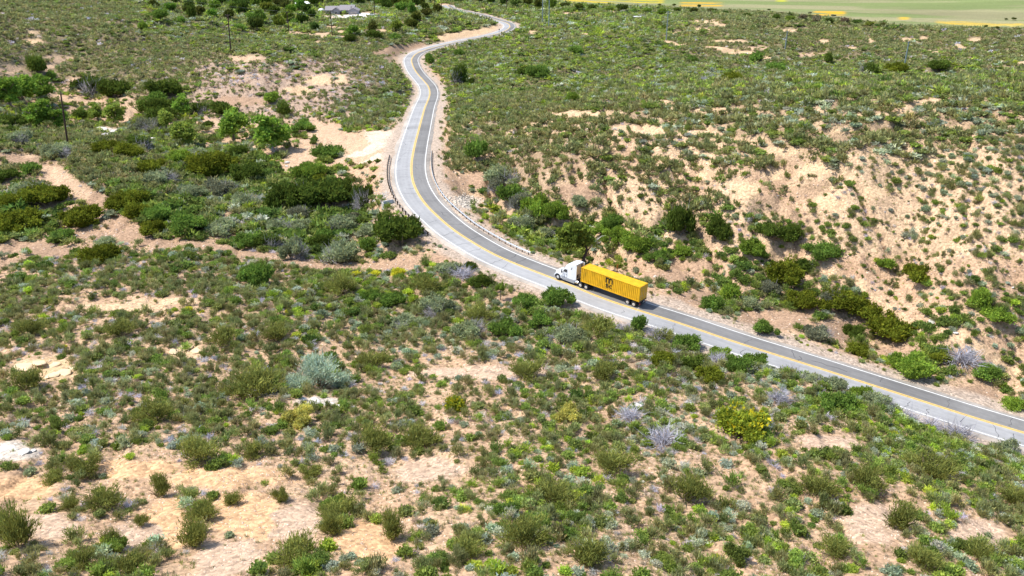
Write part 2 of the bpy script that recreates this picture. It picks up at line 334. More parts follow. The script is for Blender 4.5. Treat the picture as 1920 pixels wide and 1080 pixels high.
# ------------------------------------------------------------------ ground sheet
def build_ground():
    d, bare, tone, px, py = cover(GX, GY, GZ)
    TONES = np.array([(.50,.37,.26),(.66,.53,.41),(.55,.38,.25),(.63,.44,.27),(.66,.41,.225),(.56,.40,.285),(.60,.42,.24),(.60,.53,.45),(.40,.265,.175)])
    n1 = fbm(GX, GY, 14, 4, 2); n2 = fbm(GX, GY, 3.2, 4, 8); n3 = fbm(GX, GY, 60, 3, 5)
    base = np.array([.53,.36,.23])[None, None] * (.86 + .3 * n1[..., None]); red = np.array([.47,.30,.19])[None, None]
    k = sstep(.45, .62, n2)[..., None] * .5; base = base * (1 - k) + red * k
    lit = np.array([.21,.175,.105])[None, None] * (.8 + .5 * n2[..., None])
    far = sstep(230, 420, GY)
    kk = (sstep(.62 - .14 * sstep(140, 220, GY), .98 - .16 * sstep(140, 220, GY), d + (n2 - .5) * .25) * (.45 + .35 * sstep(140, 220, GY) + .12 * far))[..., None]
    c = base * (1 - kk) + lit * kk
    # midground around the road is redder dirt
    midm = (sstep(120, 140, GY) * (1 - sstep(200, 260, GY)) * .45)[..., None]; c = c * (1 - midm) + np.array([.44,.29,.19]) * midm * (.9 + .2 * n1[..., None])
    md = (sstep(330, 380, px) * (1 - sstep(640, 700, px)) * sstep(95, 120, py) * (1 - sstep(215, 240, py)))[..., None] * .8; c = c * (1 - md) + np.array([.45,.325,.25]) * (.85 + .3 * n2[..., None]) * md
    hill = ((px > 850) & (py > 200) & (py < 480) & (GY < 300))
    hs = (hill * sstep(.4, .6, n1) * .6)[..., None]; c = c * (1 - hs) + np.array([.64,.455,.29]) * hs
    tc = TONES[tone] * (.9 + .2 * n2[..., None]); b = (bare * .95)[..., None]; c = c * (1 - b) + tc * b
    # verge of the road
    v = ((1 - sstep(6.5, 9.5, RDIST + (n2 - .5) * 3)))[..., None]; c = c * (1 - v) + np.array([.47,.37,.29]) * v
    # the plain: pale green grass, straw, yellow flowers
    fe = np.interp(px, FE[:, 0], FE[:, 1]); fm = sstep(-1.5, 1.5, fe - py + (fbm(GX, GY, 40, 3, 61) - .5) * 5) * (GY > 300)
    s1 = fbm(GX * .35, GY, 55, 4, 71)[..., None]; fc = np.array([.20,.245,.09]) * (1 - sstep(.42, .58, s1)) + np.array([.29,.275,.145]) * sstep(.42, .58, s1); ed = sstep(10, 2, fe - py)[..., None]; fc = fc * (1 - ed * .6) + np.array([.30,.26,.16]) * ed * .6
    s2 = fbm(GX * .3, GY, 30, 3, 91)[..., None]; fc = fc * (.8 + .4 * s2)
    def fl(x0, x1, y0, y1, col, den=.52):
        nonlocal fc
        m = ((sstep(x0, x0 + 12, px) * (1 - sstep(x1 - 12, x1, px)) * sstep(y0 - 1, y0 + 1, py) * (1 - sstep(y1 - 1, y1 + 1, py))) * sstep(den - .03, den + .12, fbm(GX * .22, GY, 10, 3, 23)))[..., None]
        fc = fc * (1 - m) + np.array(col) * m
    fl(1050, 1250, 0, 6, (.55,.42,.03), .45); fl(1270, 1360, 4, 12, (.62,.36,.03), .45); fl(1520, 1590, 21, 29, (.66,.38,.03), .42); fl(1750, 1925, 38, 47, (.52,.37,.07), .5); fl(1800, 2000, 46, 51, (.5,.39,.10), .5); fl(1450, 1480, 0, 3, (.5,.5,.03), .3)
    fl(1680, 1710, 32, 37, (.6,.40,.05), .4)
    f3 = fm[..., None]; c = c * (1 - f3) + fc * f3
    i = np.arange(NV * NU).reshape(NV, NU); f = np.stack([i[:-1, :-1], i[:-1, 1:], i[1:, 1:], i[1:, :-1]], -1).reshape(-1, 4)
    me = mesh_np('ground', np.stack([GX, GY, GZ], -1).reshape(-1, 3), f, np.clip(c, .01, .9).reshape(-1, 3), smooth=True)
    m = bpy.data.materials.new('sandy_ground'); m.use_nodes = True; t = m.node_tree; b = t.nodes['Principled BSDF']; b.inputs['Roughness'].default_value = .95; b.inputs['Specular IOR Level'].default_value = .1
    a = t.nodes.new('ShaderNodeAttribute'); a.attribute_name = 'col'; tcn = t.nodes.new('ShaderNodeTexCoord')
    vo = t.nodes.new('ShaderNodeTexVoronoi'); vo.inputs['Scale'].default_value = 3.2; vo.inputs['Randomness'].default_value = 1
    n = t.nodes.new('ShaderNodeTexNoise'); n.inputs['Scale'].default_value = 1.7; n.inputs['Detail'].default_value = 8; n.inputs['Roughness'].default_value = .7
    for q in (vo, n): t.links.new(tcn.outputs['Object'], q.inputs['Vector'])
    mr = t.nodes.new('ShaderNodeMapRange'); mr.inputs[1].default_value = 0; mr.inputs[2].default_value = 1; mr.inputs[3].default_value = .68; mr.inputs[4].default_value = 1.24
    sep = t.nodes.new('ShaderNodeSeparateColor'); t.links.new(vo.outputs['Color'], sep.inputs[0]); t.links.new(sep.outputs[0], mr.inputs[0])
    mr2 = t.nodes.new('ShaderNodeMapRange'); mr2.inputs[1].default_value = .3; mr2.inputs[2].default_value = .7; mr2.inputs[3].default_value = .74; mr2.inputs[4].default_value = 1.2; t.links.new(n.outputs[0], mr2.inputs[0])
    mu = t.nodes.new('ShaderNodeMath'); mu.operation = 'MULTIPLY'; t.links.new(mr.outputs[0], mu.inputs[0]); t.links.new(mr2.outputs[0], mu.inputs[1])
    vm = t.nodes.new('ShaderNodeVectorMath'); vm.operation = 'SCALE'; t.links.new(a.outputs['Color'], vm.inputs[0]); t.links.new(mu.outputs[0], vm.inputs['Scale']); t.links.new(vm.outputs[0], b.inputs['Base Color'])
    bp = t.nodes.new('ShaderNodeBump'); bp.inputs['Strength'].default_value = .8; bp.inputs['Distance'].default_value = .22
    ad = t.nodes.new('ShaderNodeMath'); ad.operation = 'MULTIPLY_ADD'; ad.inputs[1].default_value = -.3; t.links.new(vo.outputs['Distance'], ad.inputs[0]); t.links.new(n.outputs[0], ad.inputs[2]); t.links.new(ad.outputs[0], bp.inputs['Height']); t.links.new(bp.outputs[0], b.inputs['Normal'])
    o = newobj('ground', me, m); o['kind'] = 'structure'
build_ground()

# ------------------------------------------------------------------ road
RL = np.concatenate([[0], np.cumsum(np.linalg.norm(np.diff(RC, axis=0), axis=1))])
WN = np.interp(np.arange(len(RC)), [0, len(RC) * .55, len(RC) * .8, len(RC)], [4.1, 4.1, 3.9, 3.6]); WF = np.full(len(RC), 3.65)
def ribbon(o0, o1, dz, i0=0, i1=None, lanes=1, skirt=0):
    i1 = i1 or len(RC); o0 = np.broadcast_to(o0, len(RC)); o1 = np.broadcast_to(o1, len(RC)); v = []
    offs = [(o0 + (o1 - o0) * k / lanes, 0) for k in range(lanes + 1)]
    if skirt: offs = [(o0 - .3, -skirt)] + offs + [(o1 + .3, -skirt)]
    n = len(offs); idx = np.arange(i0, i1)
    V = np.concatenate([np.stack([RC[idx, 0] + RN[idx, 0] * o[idx], RC[idx, 1] + RN[idx, 1] * o[idx], RC[idx, 2] + dz + s], 1)[:, None] for o, s in offs], 1).reshape(-1, 3)
    i = np.arange(len(idx) * n).reshape(-1, n); f = np.stack([i[:-1, :-1], i[1:, :-1], i[1:, 1:], i[:-1, 1:]], -1).reshape(-1, 4)
    return V, f
def asphalt(name, col, amp):
    m = bpy.data.materials.new(name); m.use_nodes = True; t = m.node_tree; b = t.nodes['Principled BSDF']; b.inputs['Roughness'].default_value = .85; b.inputs['Specular IOR Level'].default_value = .25
    tc = t.nodes.new('ShaderNodeTexCoord'); cur = None
    val = None
    for sc, dt, lo, hi in ((.12, 4, 1 - amp, 1 + amp), (1.1, 6, 1 - amp * .7, 1 + amp * .7), (30, 2, .93, 1.07)):
        n = t.nodes.new('ShaderNodeTexNoise'); n.inputs['Scale'].default_value = sc; n.inputs['Detail'].default_value = dt; t.links.new(tc.outputs['Object'], n.inputs['Vector'])
        mr = t.nodes.new('ShaderNodeMapRange'); mr.inputs[1].default_value = .3; mr.inputs[2].default_value = .7; mr.inputs[3].default_value = lo; mr.inputs[4].default_value = hi; t.links.new(n.outputs[0], mr.inputs[0])
        if val is None: val = mr
        else:
            mm = t.nodes.new('ShaderNodeMath'); mm.operation = 'MULTIPLY'; t.links.new(val.outputs[0], mm.inputs[0]); t.links.new(mr.outputs[0], mm.inputs[1]); val = mm
    if 'asphalt' in name:
        aa = t.nodes.new('ShaderNodeAttribute'); aa.attribute_name = 'col'; mm = t.nodes.new('ShaderNodeMath'); mm.operation = 'MULTIPLY'; t.links.new(val.outputs[0], mm.inputs[0]); t.links.new(aa.outputs['Fac'], mm.inputs[1]); val = mm
    vm = t.nodes.new('ShaderNodeVectorMath'); vm.operation = 'SCALE'; vm.inputs[0].default_value = col; t.links.new(val.outputs[0], vm.inputs['Scale']); t.links.new(vm.outputs[0], b.inputs['Base Color'])
    return m
M_FAR = asphalt('dark_asphalt', (.215, .21, .205), .10); M_NEAR = asphalt('bleached_asphalt', (.36, .36, .365), .10); M_SH = asphalt('worn_shoulder', (.40, .355, .31), .22)
M_WH = mat('road_white', (.70, .69, .66), .7, noise=.2, nscale=2.5); M_YE = mat('road_yellow', (.72, .48, .13), .7, noise=.22, nscale=2.5); M_CR = mat('tar', (.07, .07, .075), .8)
ej = (fbm(np.arange(len(RC)) * 1.0, np.zeros(len(RC)), 3, 3, 5) - .5) * 1.3
v, f = ribbon(-WF - 1.0 - ej, WN + 1.2 + ej[::-1], 0, skirt=.4); road = newobj('road', mesh_np('road', v, f), M_SH); road['kind'] = 'structure'
def rpart(name, o0, o1, dz, m, i0=0, i1=None, lanes=1):
    v, f = ribbon(o0, o1, dz, i0, i1, lanes); o = newobj(name, mesh_np(name, v, f), m, road); return o
def lanepart(name, o0, o1, m, jit):
    L_ = 16; v, f = ribbon(o0, o1, .006, lanes=L_); c = np.ones((len(RC), L_ + 1)); t_ = np.linspace(0, 1, L_ + 1)[None]
    for w_ in (.27, .73): c -= .13 * np.exp(-((t_ - w_) / .09) ** 2) * (.5 + fbm(RL[:, None] + t_ * 3, t_ * 4 + RL[:, None] * .02, 9, 3, jit))
    c -= .08 * np.exp(-((t_ - .5) / .07) ** 2); c *= .90 + .2 * fbm(RL[:, None], t_ * 5, 14, 3, jit + 3)
    patch_ = (fbm(RL[:, None] * 1.0, t_ * 1.2 + 40, 11, 1, jit + 9) > .80); c = np.where(patch_, c * .86, c)
    return newobj(name, mesh_np(name, v, f, np.repeat(c.reshape(-1, 1), 3, 1)), m, road)
lanepart('dark_lane', -WF - .25, np.zeros(len(RC)), M_FAR, 3); lanepart('pale_lane', np.zeros(len(RC)), WN + .35, M_NEAR, 6)
rpart('centre_line', -.34, -.12, .012, M_YE); rpart('centre_line', .0, .22, .012, M_YE)
rpart('edge_line', -WF - .08, -WF + .14, .012, M_WH); rpart('edge_line', WN - .14, WN + .08, .012, M_WH)
cr = MB(); rr = random.Random(5)
def crack(i, offs, w):
    pts = []
    for k, (ds, o) in enumerate(offs):
        j = min(max(i + ds / 1.5, 0), len(RC) - 2); a = int(j); t = j - a; c = RC[a] * (1 - t) + RC[a + 1] * t; nn = RN[a]
        pts.append(Vector((c[0] + nn[0] * o, c[1] + nn[1] * o, c[2] + .011)))
    for a, b in zip(pts, pts[1:]):
        d = (b - a); s = Vector((-d.y, d.x, 0)).normalized() * w * .5; bi = len(cr.v); cr.v += [tuple(a - s), tuple(a + s), tuple(b + s), tuple(b - s)]; cr.f.append((bi, bi + 1, bi + 2, bi + 3))
i = 5
while i < len(RC) - 5:
    far_ = RC[i][1] > 230
    for lane in (0, 1):
        if rr.random() < .72:
            a, b = ((-3.5, -.4) if lane == 0 else (.3, 3.9)); w = rr.uniform(.05, .11) if RC[i][1] < 260 else .07
            if rr.random() < .3: a = rr.uniform(a, (a + b) / 2)
            if rr.random() < .3: b = rr.uniform((a + b) / 2, b)
            n_ = 6; s0 = 0; o = []
            for k in range(n_ + 1):
                s0 += rr.uniform(-.35, .35); o.append((s0, a + (b - a) * k / n_))
            crack(i + rr.uniform(-1, 1), o, w)
            if rr.random() < .35:
                oo = rr.uniform(a, b); s0 = 0; o = []
                for k in range(rr.randint(3, 7)):
                    s0 += rr.uniform(.4, 1.4); oo = min(max(oo + rr.uniform(-.5, .5), a), b); o.append((s0, oo))
                crack(i, o, w)
    i += rr.choice((2, 3, 3, 4, 5))
cr.build('crack', M_CR, road)

# ------------------------------------------------------------------ foliage meshes
def tris(C, Dv, L, Wd, rng):
    n = len(C); s = rng.normal(size=(n, 3)); s = np.cross(Dv, s); s /= np.linalg.norm(s, axis=1)[:, None] + 1e-9
    a = C - s * Wd[:, None] * .5; b = C + s * Wd[:, None] * .5; c = C + Dv * L[:, None]
    return np.stack([a, b, c], 1).reshape(-1, 3)
def unitv(v): return v / (np.linalg.norm(v, axis=1)[:, None] + 1e-9)
def fol(seed, n, lobes, ll, lw, up, jit=.25, colv=.25, core=True):
    """leafy mass of unit radius: lobes = [(x,y,z,r,rz)], leaf length / width, up = how upright the shoots grow"""
    g = np.random.default_rng(seed); L = np.array(lobes); pr = L[:, 3] ** 2; k = g.choice(len(L), n, p=pr / pr.sum())
    d = unitv(g.normal(size=(n, 3))); d[:, 2] = np.where(d[:, 2] < -.35, -d[:, 2], d[:, 2]); r = 1 - np.abs(g.normal(size=n)) * jit
    bump = 1 + .22 * np.sin(d[:, 0] * 7 + k * 2.1) * np.sin(d[:, 1] * 6 + k) + .12 * np.sin(d[:, 2] * 13 + k)
    P = L[k, :3] + d * (r * bump)[:, None] * np.stack([L[k, 3], L[k, 3], L[k, 4]], 1)
    keep = P[:, 2] > .0; P = P[keep]; d = d[keep]; k = k[keep]; n = len(P)
    Dv = unitv(d * (1 - up) + np.array([0, 0, 1.0]) * up + g.normal(size=(n, 3)) * .45)
    Ls = ll * g.uniform(.6, 1.4, n); Ws = lw * g.uniform(.6, 1.4, n); V = tris(P - Dv * Ls[:, None] * .5, Dv, Ls, Ws, g)
    lob = g.uniform(1 - colv, 1 + colv, len(L))[k]; cv_ = (lob * g.uniform(.75, 1.25, n)); yel = g.uniform(-.10, .14, n)
    c = np.stack([cv_ * (1 + yel), cv_, cv_ * (1 - yel)], 1).repeat(3, 0)
    F_ = np.arange(len(V)).reshape(-1, 3)
    if core:
        for q in L:
            m = 6; th = np.arange(m) / m * 6.283; ring = lambda z, s: np.stack([q[0] + np.cos(th) * s * q[3], q[1] + np.sin(th) * s * q[3], np.full(m, max(q[2] + z * q[4], 0.01))], 1)
            vv = np.concatenate([ring(-.5, .5), ring(.0, .68), ring(.45, .45)]); b = len(V); ff = []
            for a in range(2):
                for j in range(m): j2 = (j + 1) % m; ff += [(a * m + j, a * m + j2, (a + 1) * m + j2), (a * m + j, (a + 1) * m + j2, (a + 1) * m + j)]
            for j in range(1, m - 1): ff.append((2 * m, 2 * m + j, 2 * m + j + 1))
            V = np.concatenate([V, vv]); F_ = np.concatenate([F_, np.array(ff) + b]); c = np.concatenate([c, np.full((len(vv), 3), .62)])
    return V.astype(np.float32), F_, c.astype(np.float32)
def lobes(seed, n, spread, r, z, zr):
    g = random.Random(seed); o = [(0, 0, z, r, zr)]
    for i in range(n - 1):
        a = g.uniform(0, 6.28); q = spread * g.uniform(.5, 1); s = r * g.uniform(.55, .95)
        o.append((math.cos(a) * q, math.sin(a) * q, max(.1, z * g.uniform(.45, 1.25)), s, zr * s / r * g.uniform(.8, 1.1)))
    return o
# spiky brush: shoots fan up from the root
def brush(seed, n, ll, lw, h=.8, wide=1.0, colv=.2, shoots=14):
    g = np.random.default_rng(seed); az = g.uniform(0, 6.283, shoots); tilt = g.uniform(.1, 1.15, shoots); ln = g.uniform(.6, 1.05, shoots) * (1 - .12 * tilt)
    k = g.integers(0, shoots, n); t = g.uniform(.3, 1, n) ** .75
    S = np.stack([np.cos(az) * np.sin(tilt) * wide * 1.05, np.sin(az) * np.sin(tilt) * wide * 1.05, np.cos(tilt) * h * 1.15 + .12], 1)
    P = S[k] * (ln[k] * t)[:, None] + g.normal(size=(n, 3)) * np.array([.13, .13, .07]); P[:, 2] = np.abs(P[:, 2])
    Dv = unitv(unitv(S[k]) * .8 + np.array([0, 0, .35]) + g.normal(size=(n, 3)) * .38)
    Ls = ll * g.uniform(.6, 1.5, n); V = tris(P, Dv, Ls, lw * g.uniform(.6, 1.4, n), g)
    cv_ = g.uniform(1 - colv, 1 + colv, shoots)[k] * g.uniform(.75, 1.25, n) * (.88 + .24 * t); yel = g.uniform(-.08, .14, n)
    c = np.stack([cv_ * (1 + yel), cv_, cv_ * (1 - yel)], 1).repeat(3, 0)
    return V.astype(np.float32), np.arange(len(V)).reshape(-1, 3), c.astype(np.float32)
def bare_twigs(seed, n, w=.03):
    g = np.random.default_rng(seed); V = []
    az = g.uniform(0, 6.283, n); tl = g.uniform(.2, 1.4, n); D0 = np.stack([np.cos(az) * np.sin(tl), np.sin(az) * np.sin(tl), np.cos(tl) * .8], 1); P0 = D0 * g.uniform(.05, .6, n)[:, None] + g.normal(size=(n, 3)) * .12; P0[:, 2] = np.abs(P0[:, 2])
    Dv = unitv(D0 + g.normal(size=(n, 3)) * .5); V = tris(P0, Dv, g.uniform(.25, .7, n), w * g.uniform(.7, 1.5, n), g); c = g.uniform(.7, 1.3, n)[:, None].repeat(3, 1).repeat(3, 0)
    return V.astype(np.float32), np.arange(len(V)).reshape(-1, 3), c.astype(np.float32)
def stem_mesh(seed, n=9, h=.75, r=.035):
    g = random.Random(seed); m = MB()
    for i in range(n):
        a = g.uniform(0, 6.28); t = g.uniform(.15, .9); d = Vector((math.cos(a) * math.sin(t), math.sin(a) * math.sin(t), math.cos(t) * .9)); b = Vector((math.cos(a) * .06, math.sin(a) * .06, -.08)); k = Vector((g.uniform(-.1, .1), g.uniform(-.1, .1), 0))
        m.tube([b, b + d * h * .4 + k * .5, b + d * h * .75 + k, b + d * h * 1.08], [r, r * .7, r * .45, r * .15], 4)
    me = bpy.data.meshes.new('stems'); me.from_pydata(m.v, [], m.f); me.update(); me.materials.append(TWIG); return me

# species: colour (linear albedo) choices, radius range (m), height/radius
SPC = {'chamise': ([(.19,.205,.085),(.215,.215,.10),(.165,.19,.075),(.22,.235,.10)], 0),
       'green':   ([(.18,.25,.055),(.21,.275,.06),(.155,.21,.05),(.21,.245,.08)], 0),
       'bright':  ([(.28,.37,.05),(.32,.39,.06),(.25,.34,.05)], 0),
       'dark':    ([(.10,.155,.035),(.125,.17,.04)], 0),
       'sage':    ([(.30,.35,.24),(.34,.37,.28),(.27,.32,.20)], 0),
       'dead':    ([(.42,.41,.45),(.46,.44,.45),(.36,.35,.40)], 0),
       'brown':   ([(.28,.22,.17),(.33,.27,.21)], 0),
       'yellow':  ([(.55,.50,.05),(.45,.47,.07)], 0)}
MIX = {'c0': [('chamise',.48),('green',.15),('dead',.10),('brown',.07),('sage',.12),('bright',.04),('dark',.05)],
       'c': [('chamise',.72),('green',.09),('dead',.05),('brown',.05),('sage',.06),('dark',.03)],
       'g': [('green',.40),('chamise',.16),('bright',.12),('sage',.16),('dark',.11),('yellow',.02),('dead',.03)],
       's': [('sage',.42),('dead',.24),('green',.18),('chamise',.16)],
       'd': [('dark',.45),('green',.30),('sage',.13),('chamise',.12)],
       'm': [('chamise',.56),('sage',.20),('green',.12),('dead',.12)],
       'n': [('chamise',.75),('dark',.07),('green',.10),('brown',.08)],
       'k': [('chamise',.40),('brown',.28),('dead',.16),('green',.10),('sage',.06)]}
BR = [brush(100 + i, 3000, .14, .034, h=random.uniform(.75, 1.0)) for i in range(7)]           # near, spiky
RO = [fol(200 + i, 1700, lobes(i, 5, .45, .62, .34, .5), .16, .085, .35) for i in range(5)]      # near, rounded
TW = [bare_twigs(300 + i, 420) for i in range(3)]
def joinm(a, b, ca=(1, 1, 1), cb=(1, 1, 1)):
    return np.concatenate([a[0], b[0]]), np.concatenate([a[1], b[1] + len(a[0])]), np.concatenate([a[2] * np.array(ca), b[2] * np.array(cb)])
NB = [brush(400 + i, 400, .25, .088, h=random.uniform(.75, 1)) for i in range(6)]; NR = [fol(420 + i, 380, lobes(40 + i, 3, .35, .72, .34, .5), .24, .16, .35) for i in range(5)]; NT = [bare_twigs(440 + i, 150, .05) for i in range(3)]
MBr = [brush(500 + i, 85, .42, .21, h=.9) for i in range(5)]; MR = [fol(520 + i, 95, lobes(60 + i, 2, .3, .78, .34, .5), .36, .30, .35) for i in range(5)]; MT = [bare_twigs(540 + i, 60, .08) for i in range(2)]
FB = [brush(600 + i, 34, .42, .30, h=.9, shoots=9) for i in range(5)]; FR = [fol(620 + i, 38, [(0, 0, .36, .82, .5), (.3, .2, .3, .5, .4)], .36, .34, .35) for i in range(5)]; FT = FB[:2]
SHAPE = {'chamise': 0, 'green': 1, 'bright': 1, 'dark': 1, 'sage': 1, 'dead': 2, 'brown': 2, 'yellow': 1}
def bake(name, variants, X, Y, Z, S, RZ_, TINT, vid):
    Vs, Fs, Cs, b = [], [], [], 0
    for k, (v, f, c) in enumerate(variants):
        q = np.where(vid == k)[0]
        if len(q) == 0: continue
        cs, sn = np.cos(RZ_[q]), np.sin(RZ_[q]); x = v[None, :, 0] * cs[:, None] - v[None, :, 1] * sn[:, None]; y = v[None, :, 0] * sn[:, None] + v[None, :, 1] * cs[:, None]
        P = np.stack([x * S[q, 0, None] + X[q, None], y * S[q, 0, None] + Y[q, None], v[None, :, 2] * S[q, 1, None] + Z[q, None]], -1).astype(np.float32)
        Vs.append(P.reshape(-1, 3)); Fs.append((f[None] + (np.arange(len(q)) * len(v))[:, None, None] + b).reshape(-1, 3).astype(np.int32))
        Cs.append((c[None] * TINT[q][:, None]).reshape(-1, 3).astype(np.float32)); b += len(q) * len(v)
    if not Vs: return None
    return newobj(name, mesh_np(name, np.concatenate(Vs), np.concatenate(Fs), np.clip(np.concatenate(Cs), 0, 1)), LEAF)
# ------------------------------------------------------------------ hand-placed trees and bushes: (photo x, photo y of the foot, width px, height px, kind)
HP = """20 205 60 50 leafy;50 200 60 55 leafy;85 205 60 50 leafy;170 183 70 46 oak;222 186 60 46 oak;75 143 34 34 oak;97 152 20 15 green;75 246 58 50 leafy;112 247 42 42 leafy;22 242 60 32 oak;155 227 30 22 oak;185 232 36 38 pale;217 233 42 40 pale;
290 216 62 38 oak;312 192 74 32 oak;345 222 44 34 leafy;272 250 66 34 grey;312 247 42 42 pale;375 218 38 26 oak;416 219 46 30 oak;352 281 56 52 pale;440 272 72 74 leafy;392 241 28 14 oak;515 295 76 66 leafy;512 198 32 24 bright;533 223 32 28 oak;568 252 56 34 green;
258 281 56 34 oak;620 302 66 26 green;582 342 68 44 bright;332 312 60 30 bright;395 342 104 62 olive;472 347 80 52 oak;345 322 34 22 sage;34 442 92 54 olive;92 402 96 46 olive;155 432 92 56 olive;258 416 60 42 olive;350 450 92 62 green;250 398 80 40 olive;530 398 70 62 oak;
620 404 118 62 oak;680 396 50 56 oak;470 470 62 40 green;550 491 58 56 sage;502 470 48 40 oak;645 495 80 60 sage;755 478 104 84 oak;692 478 40 36 green;190 497 80 38 olive;482 542 76 64 green;640 440 70 40 sage;420 440 60 40 sage;
896 306 48 50 green;942 368 80 48 sage;1002 416 72 60 bright;958 402 60 48 green;1042 432 60 50 bright;1150 441 50 38 green;1086 406 34 28 sage;1152 476 64 36 bright;1192 487 66 34 bright;1130 456 50 30 bright;1273 462 58 76 oak;1342 470 58 56 oak;1438 472 60 42 oak;1478 476 44 42 oak;
1408 493 62 26 bright;1368 566 46 44 bright;1335 584 52 44 green;1402 582 42 26 sage;1532 503 72 42 green;1500 520 40 34 oak;1470 548 92 42 olive;1505 592 76 44 olive;1572 602 92 62 olive;1672 658 94 72 olive;1602 668 52 38 olive;1630 622 80 46 olive;1712 556 74 40 olive;1656 521 34 26 bright;1832 582 40 42 bright;
1862 622 66 36 bright;1706 712 94 50 bright;1800 702 84 52 dead;1842 722 60 36 green;1898 772 46 28 bright;1052 580 64 52 green;986 582 56 38 green;1212 612 32 38 green;860 162 32 42 oak;805 120 18 22 green;878 196 24 14 sage;886 160 18 14 oak;1372 158 48 22 olive;1552 121 18 20 oak;1630 142 36 26 oak;
1420 118 36 22 green;1300 118 30 16 green;1450 138 50 18 green;1680 140 50 22 olive;1760 142 50 20 oak;1320 155 24 16 dead;1335 152 22 14 dead;985 145 40 20 oak;1010 150 60 18 green;1080 105 30 14 green;860 108 26 16 green;1075 196 30 24 bright;1420 490 30 18 bright;1230 500 50 22 green;1280 490 40 20 bright;
490 168 0 0 oak;270 60 20 18 bright;362 36 22 28 oak;340 46 20 14 green;300 40 36 18 green;520 88 0 0 oak;700 75 36 18 oak;740 78 30 14 green;660 82 30 14 oak;560 50 30 14 green;470 40 30 14 green;450 60 26 12 green;180 60 0 0 oak;
1385 842 118 90 flower;600 738 120 40 blue;560 735 70 34 blue;640 732 60 32 blue;852 776 44 42 flower;565 806 74 28 mound;1062 797 66 26 mound;1240 850 90 60 dead;1180 800 70 44 dead;1345 686 60 34 dead;1460 765 70 36 dead;1790 820 90 50 dead;1880 850 60 36 sage;1640 772 60 34 sage;1560 780 80 40 green;1380 700 60 46 green;1425 655 56 34 green;
302 936 52 60 shrub;168 900 78 62 shrub;104 908 56 38 shrub;200 966 90 56 shrub;136 962 56 44 shrub;368 1034 76 76 shrub;385 985 80 60 shrub;443 953 54 34 shrub;528 946 40 46 shrub;38 1034 84 110 shrub;160 1074 72 62 shrub;252 1090 100 66 shrub;212 1036 50 50 shrub;268 992 36 34 shrub;732 1022 72 76 shrub;640 985 90 66 shrub;560 1072 110 60 shrub;
622 1010 60 60 shrub;478 866 66 40 shrub;378 882 104 54 shrub;585 905 56 40 shrub;1680 1000 90 80 shrub;1740 900 110 70 shrub;1530 950 90 60 shrub;1620 930 80 70 shrub;1560 1060 90 70 shrub;1730 1080 90 60 shrub;1840 1060 80 60 shrub;1290 960 110 80 shrub;1150 900 100 70 shrub;1040 960 110 80 shrub;980 1040 120 90 shrub;1100 1080 110 90 shrub;880 1060 90 60 shrub;
790 850 90 60 shrub;700 860 90 70 shrub;700 700 80 50 shrub;480 760 130 80 shrub;290 800 100 60 shrub;60 740 90 60 shrub;420 660 70 40 shrub;230 640 70 40 shrub;60 640 70 40 shrub;900 610 70 40 shrub;800 560 70 44 shrub;640 560 80 44 shrub;520 650 80 44 shrub;1120 640 80 40 shrub;1250 640 50 34 shrub;1130 720 70 44 shrub;990 720 80 44 shrub;1900 960 80 60 shrub;
705 520 26 14 yellowb;745 522 34 18 yellowb;670 522 26 14 yellowb;540 590 14 10 yellowb;355 585 18 12 yellowb;320 590 12 9 yellowb;380 588 12 8 yellowb;120 655 14 10 yellowb;305 232 60 36 oak;330 210 50 30 oak;296 196 40 24 green;370 300 50 26 sage;300 350 60 30 sage;420 318 60 40 olive;445 300 40 30 oak;410 372 70 34 grey;360 380 60 32 sage;460 395 60 34 sage;300 420 60 40 green;225 400 60 34 olive;285 448 60 36 olive;410 452 50 30 sage;
575 378 60 44 oak;600 345 40 24 olive;640 372 60 44 oak;560 442 60 30 sage;600 470 50 36 oak;610 455 40 30 green;560 415 50 30 grey;520 440 50 30 sage;700 450 50 34 sage;665 420 40 26 grey;60 380 70 34 sage;20 400 60 36 olive;120 455 50 26 green;200 465 40 22 sage;20 345 50 24 oak;60 330 44 20 green;110 300 60 24 sage;40 272 50 22 sage;
200 290 60 22 olive;240 300 60 24 olive;290 330 60 26 olive;870 530 60 30 dead;900 545 50 34 oak;840 520 50 30 sage;800 535 40 24 green;880 510 30 22 oak;820 600 70 34 sage;880 640 70 36 sage;950 640 70 34 green;1010 620 60 30 green;1070 650 70 30 sage;760 620 60 34 sage;740 580 60 34 green;700 570 50 30 green;1165 625 40 26 dead;1195 615 40 26 dead;1235 640 60 30 dead;
1300 640 60 30 green;1360 670 50 30 bright;1420 690 60 34 green;1480 705 60 34 dead;1520 720 50 30 sage;1560 735 56 32 sage;1610 752 50 30 bright;1655 762 46 24 dead;1700 790 60 40 dead;1745 800 60 36 dead;1580 700 0 0 oak;1300 700 60 36 oak;1240 690 60 30 olive;1330 720 60 36 olive;1530 640 60 36 grey;1560 580 60 34 grey;1600 640 50 34 oak;1760 690 50 34 olive;1440 560 50 26 grey;1410 480 30 30 oak;930 375 44 36 grey;975 400 44 38 grey;980 440 50 24 sage;1020 455 40 20 sage;960 430 30 18 sage"""
hp = []
for s in HP.replace('\n', '').split(';'):
    a = s.split()
    if float(a[2]) > 0: hp.append((float(a[0]), float(a[1]), float(a[2]), float(a[3]), a[4]))
hpw = [at(p[0], p[1] - 1) for p in hp]; hps = [F / prj(*p)[2] for p in hpw]
HX = np.array([p.x for p in hpw]); HY = np.array([p.y for p in hpw]); HR = np.array([h[2] / s * .5 for h, s in zip(hp, hps)])
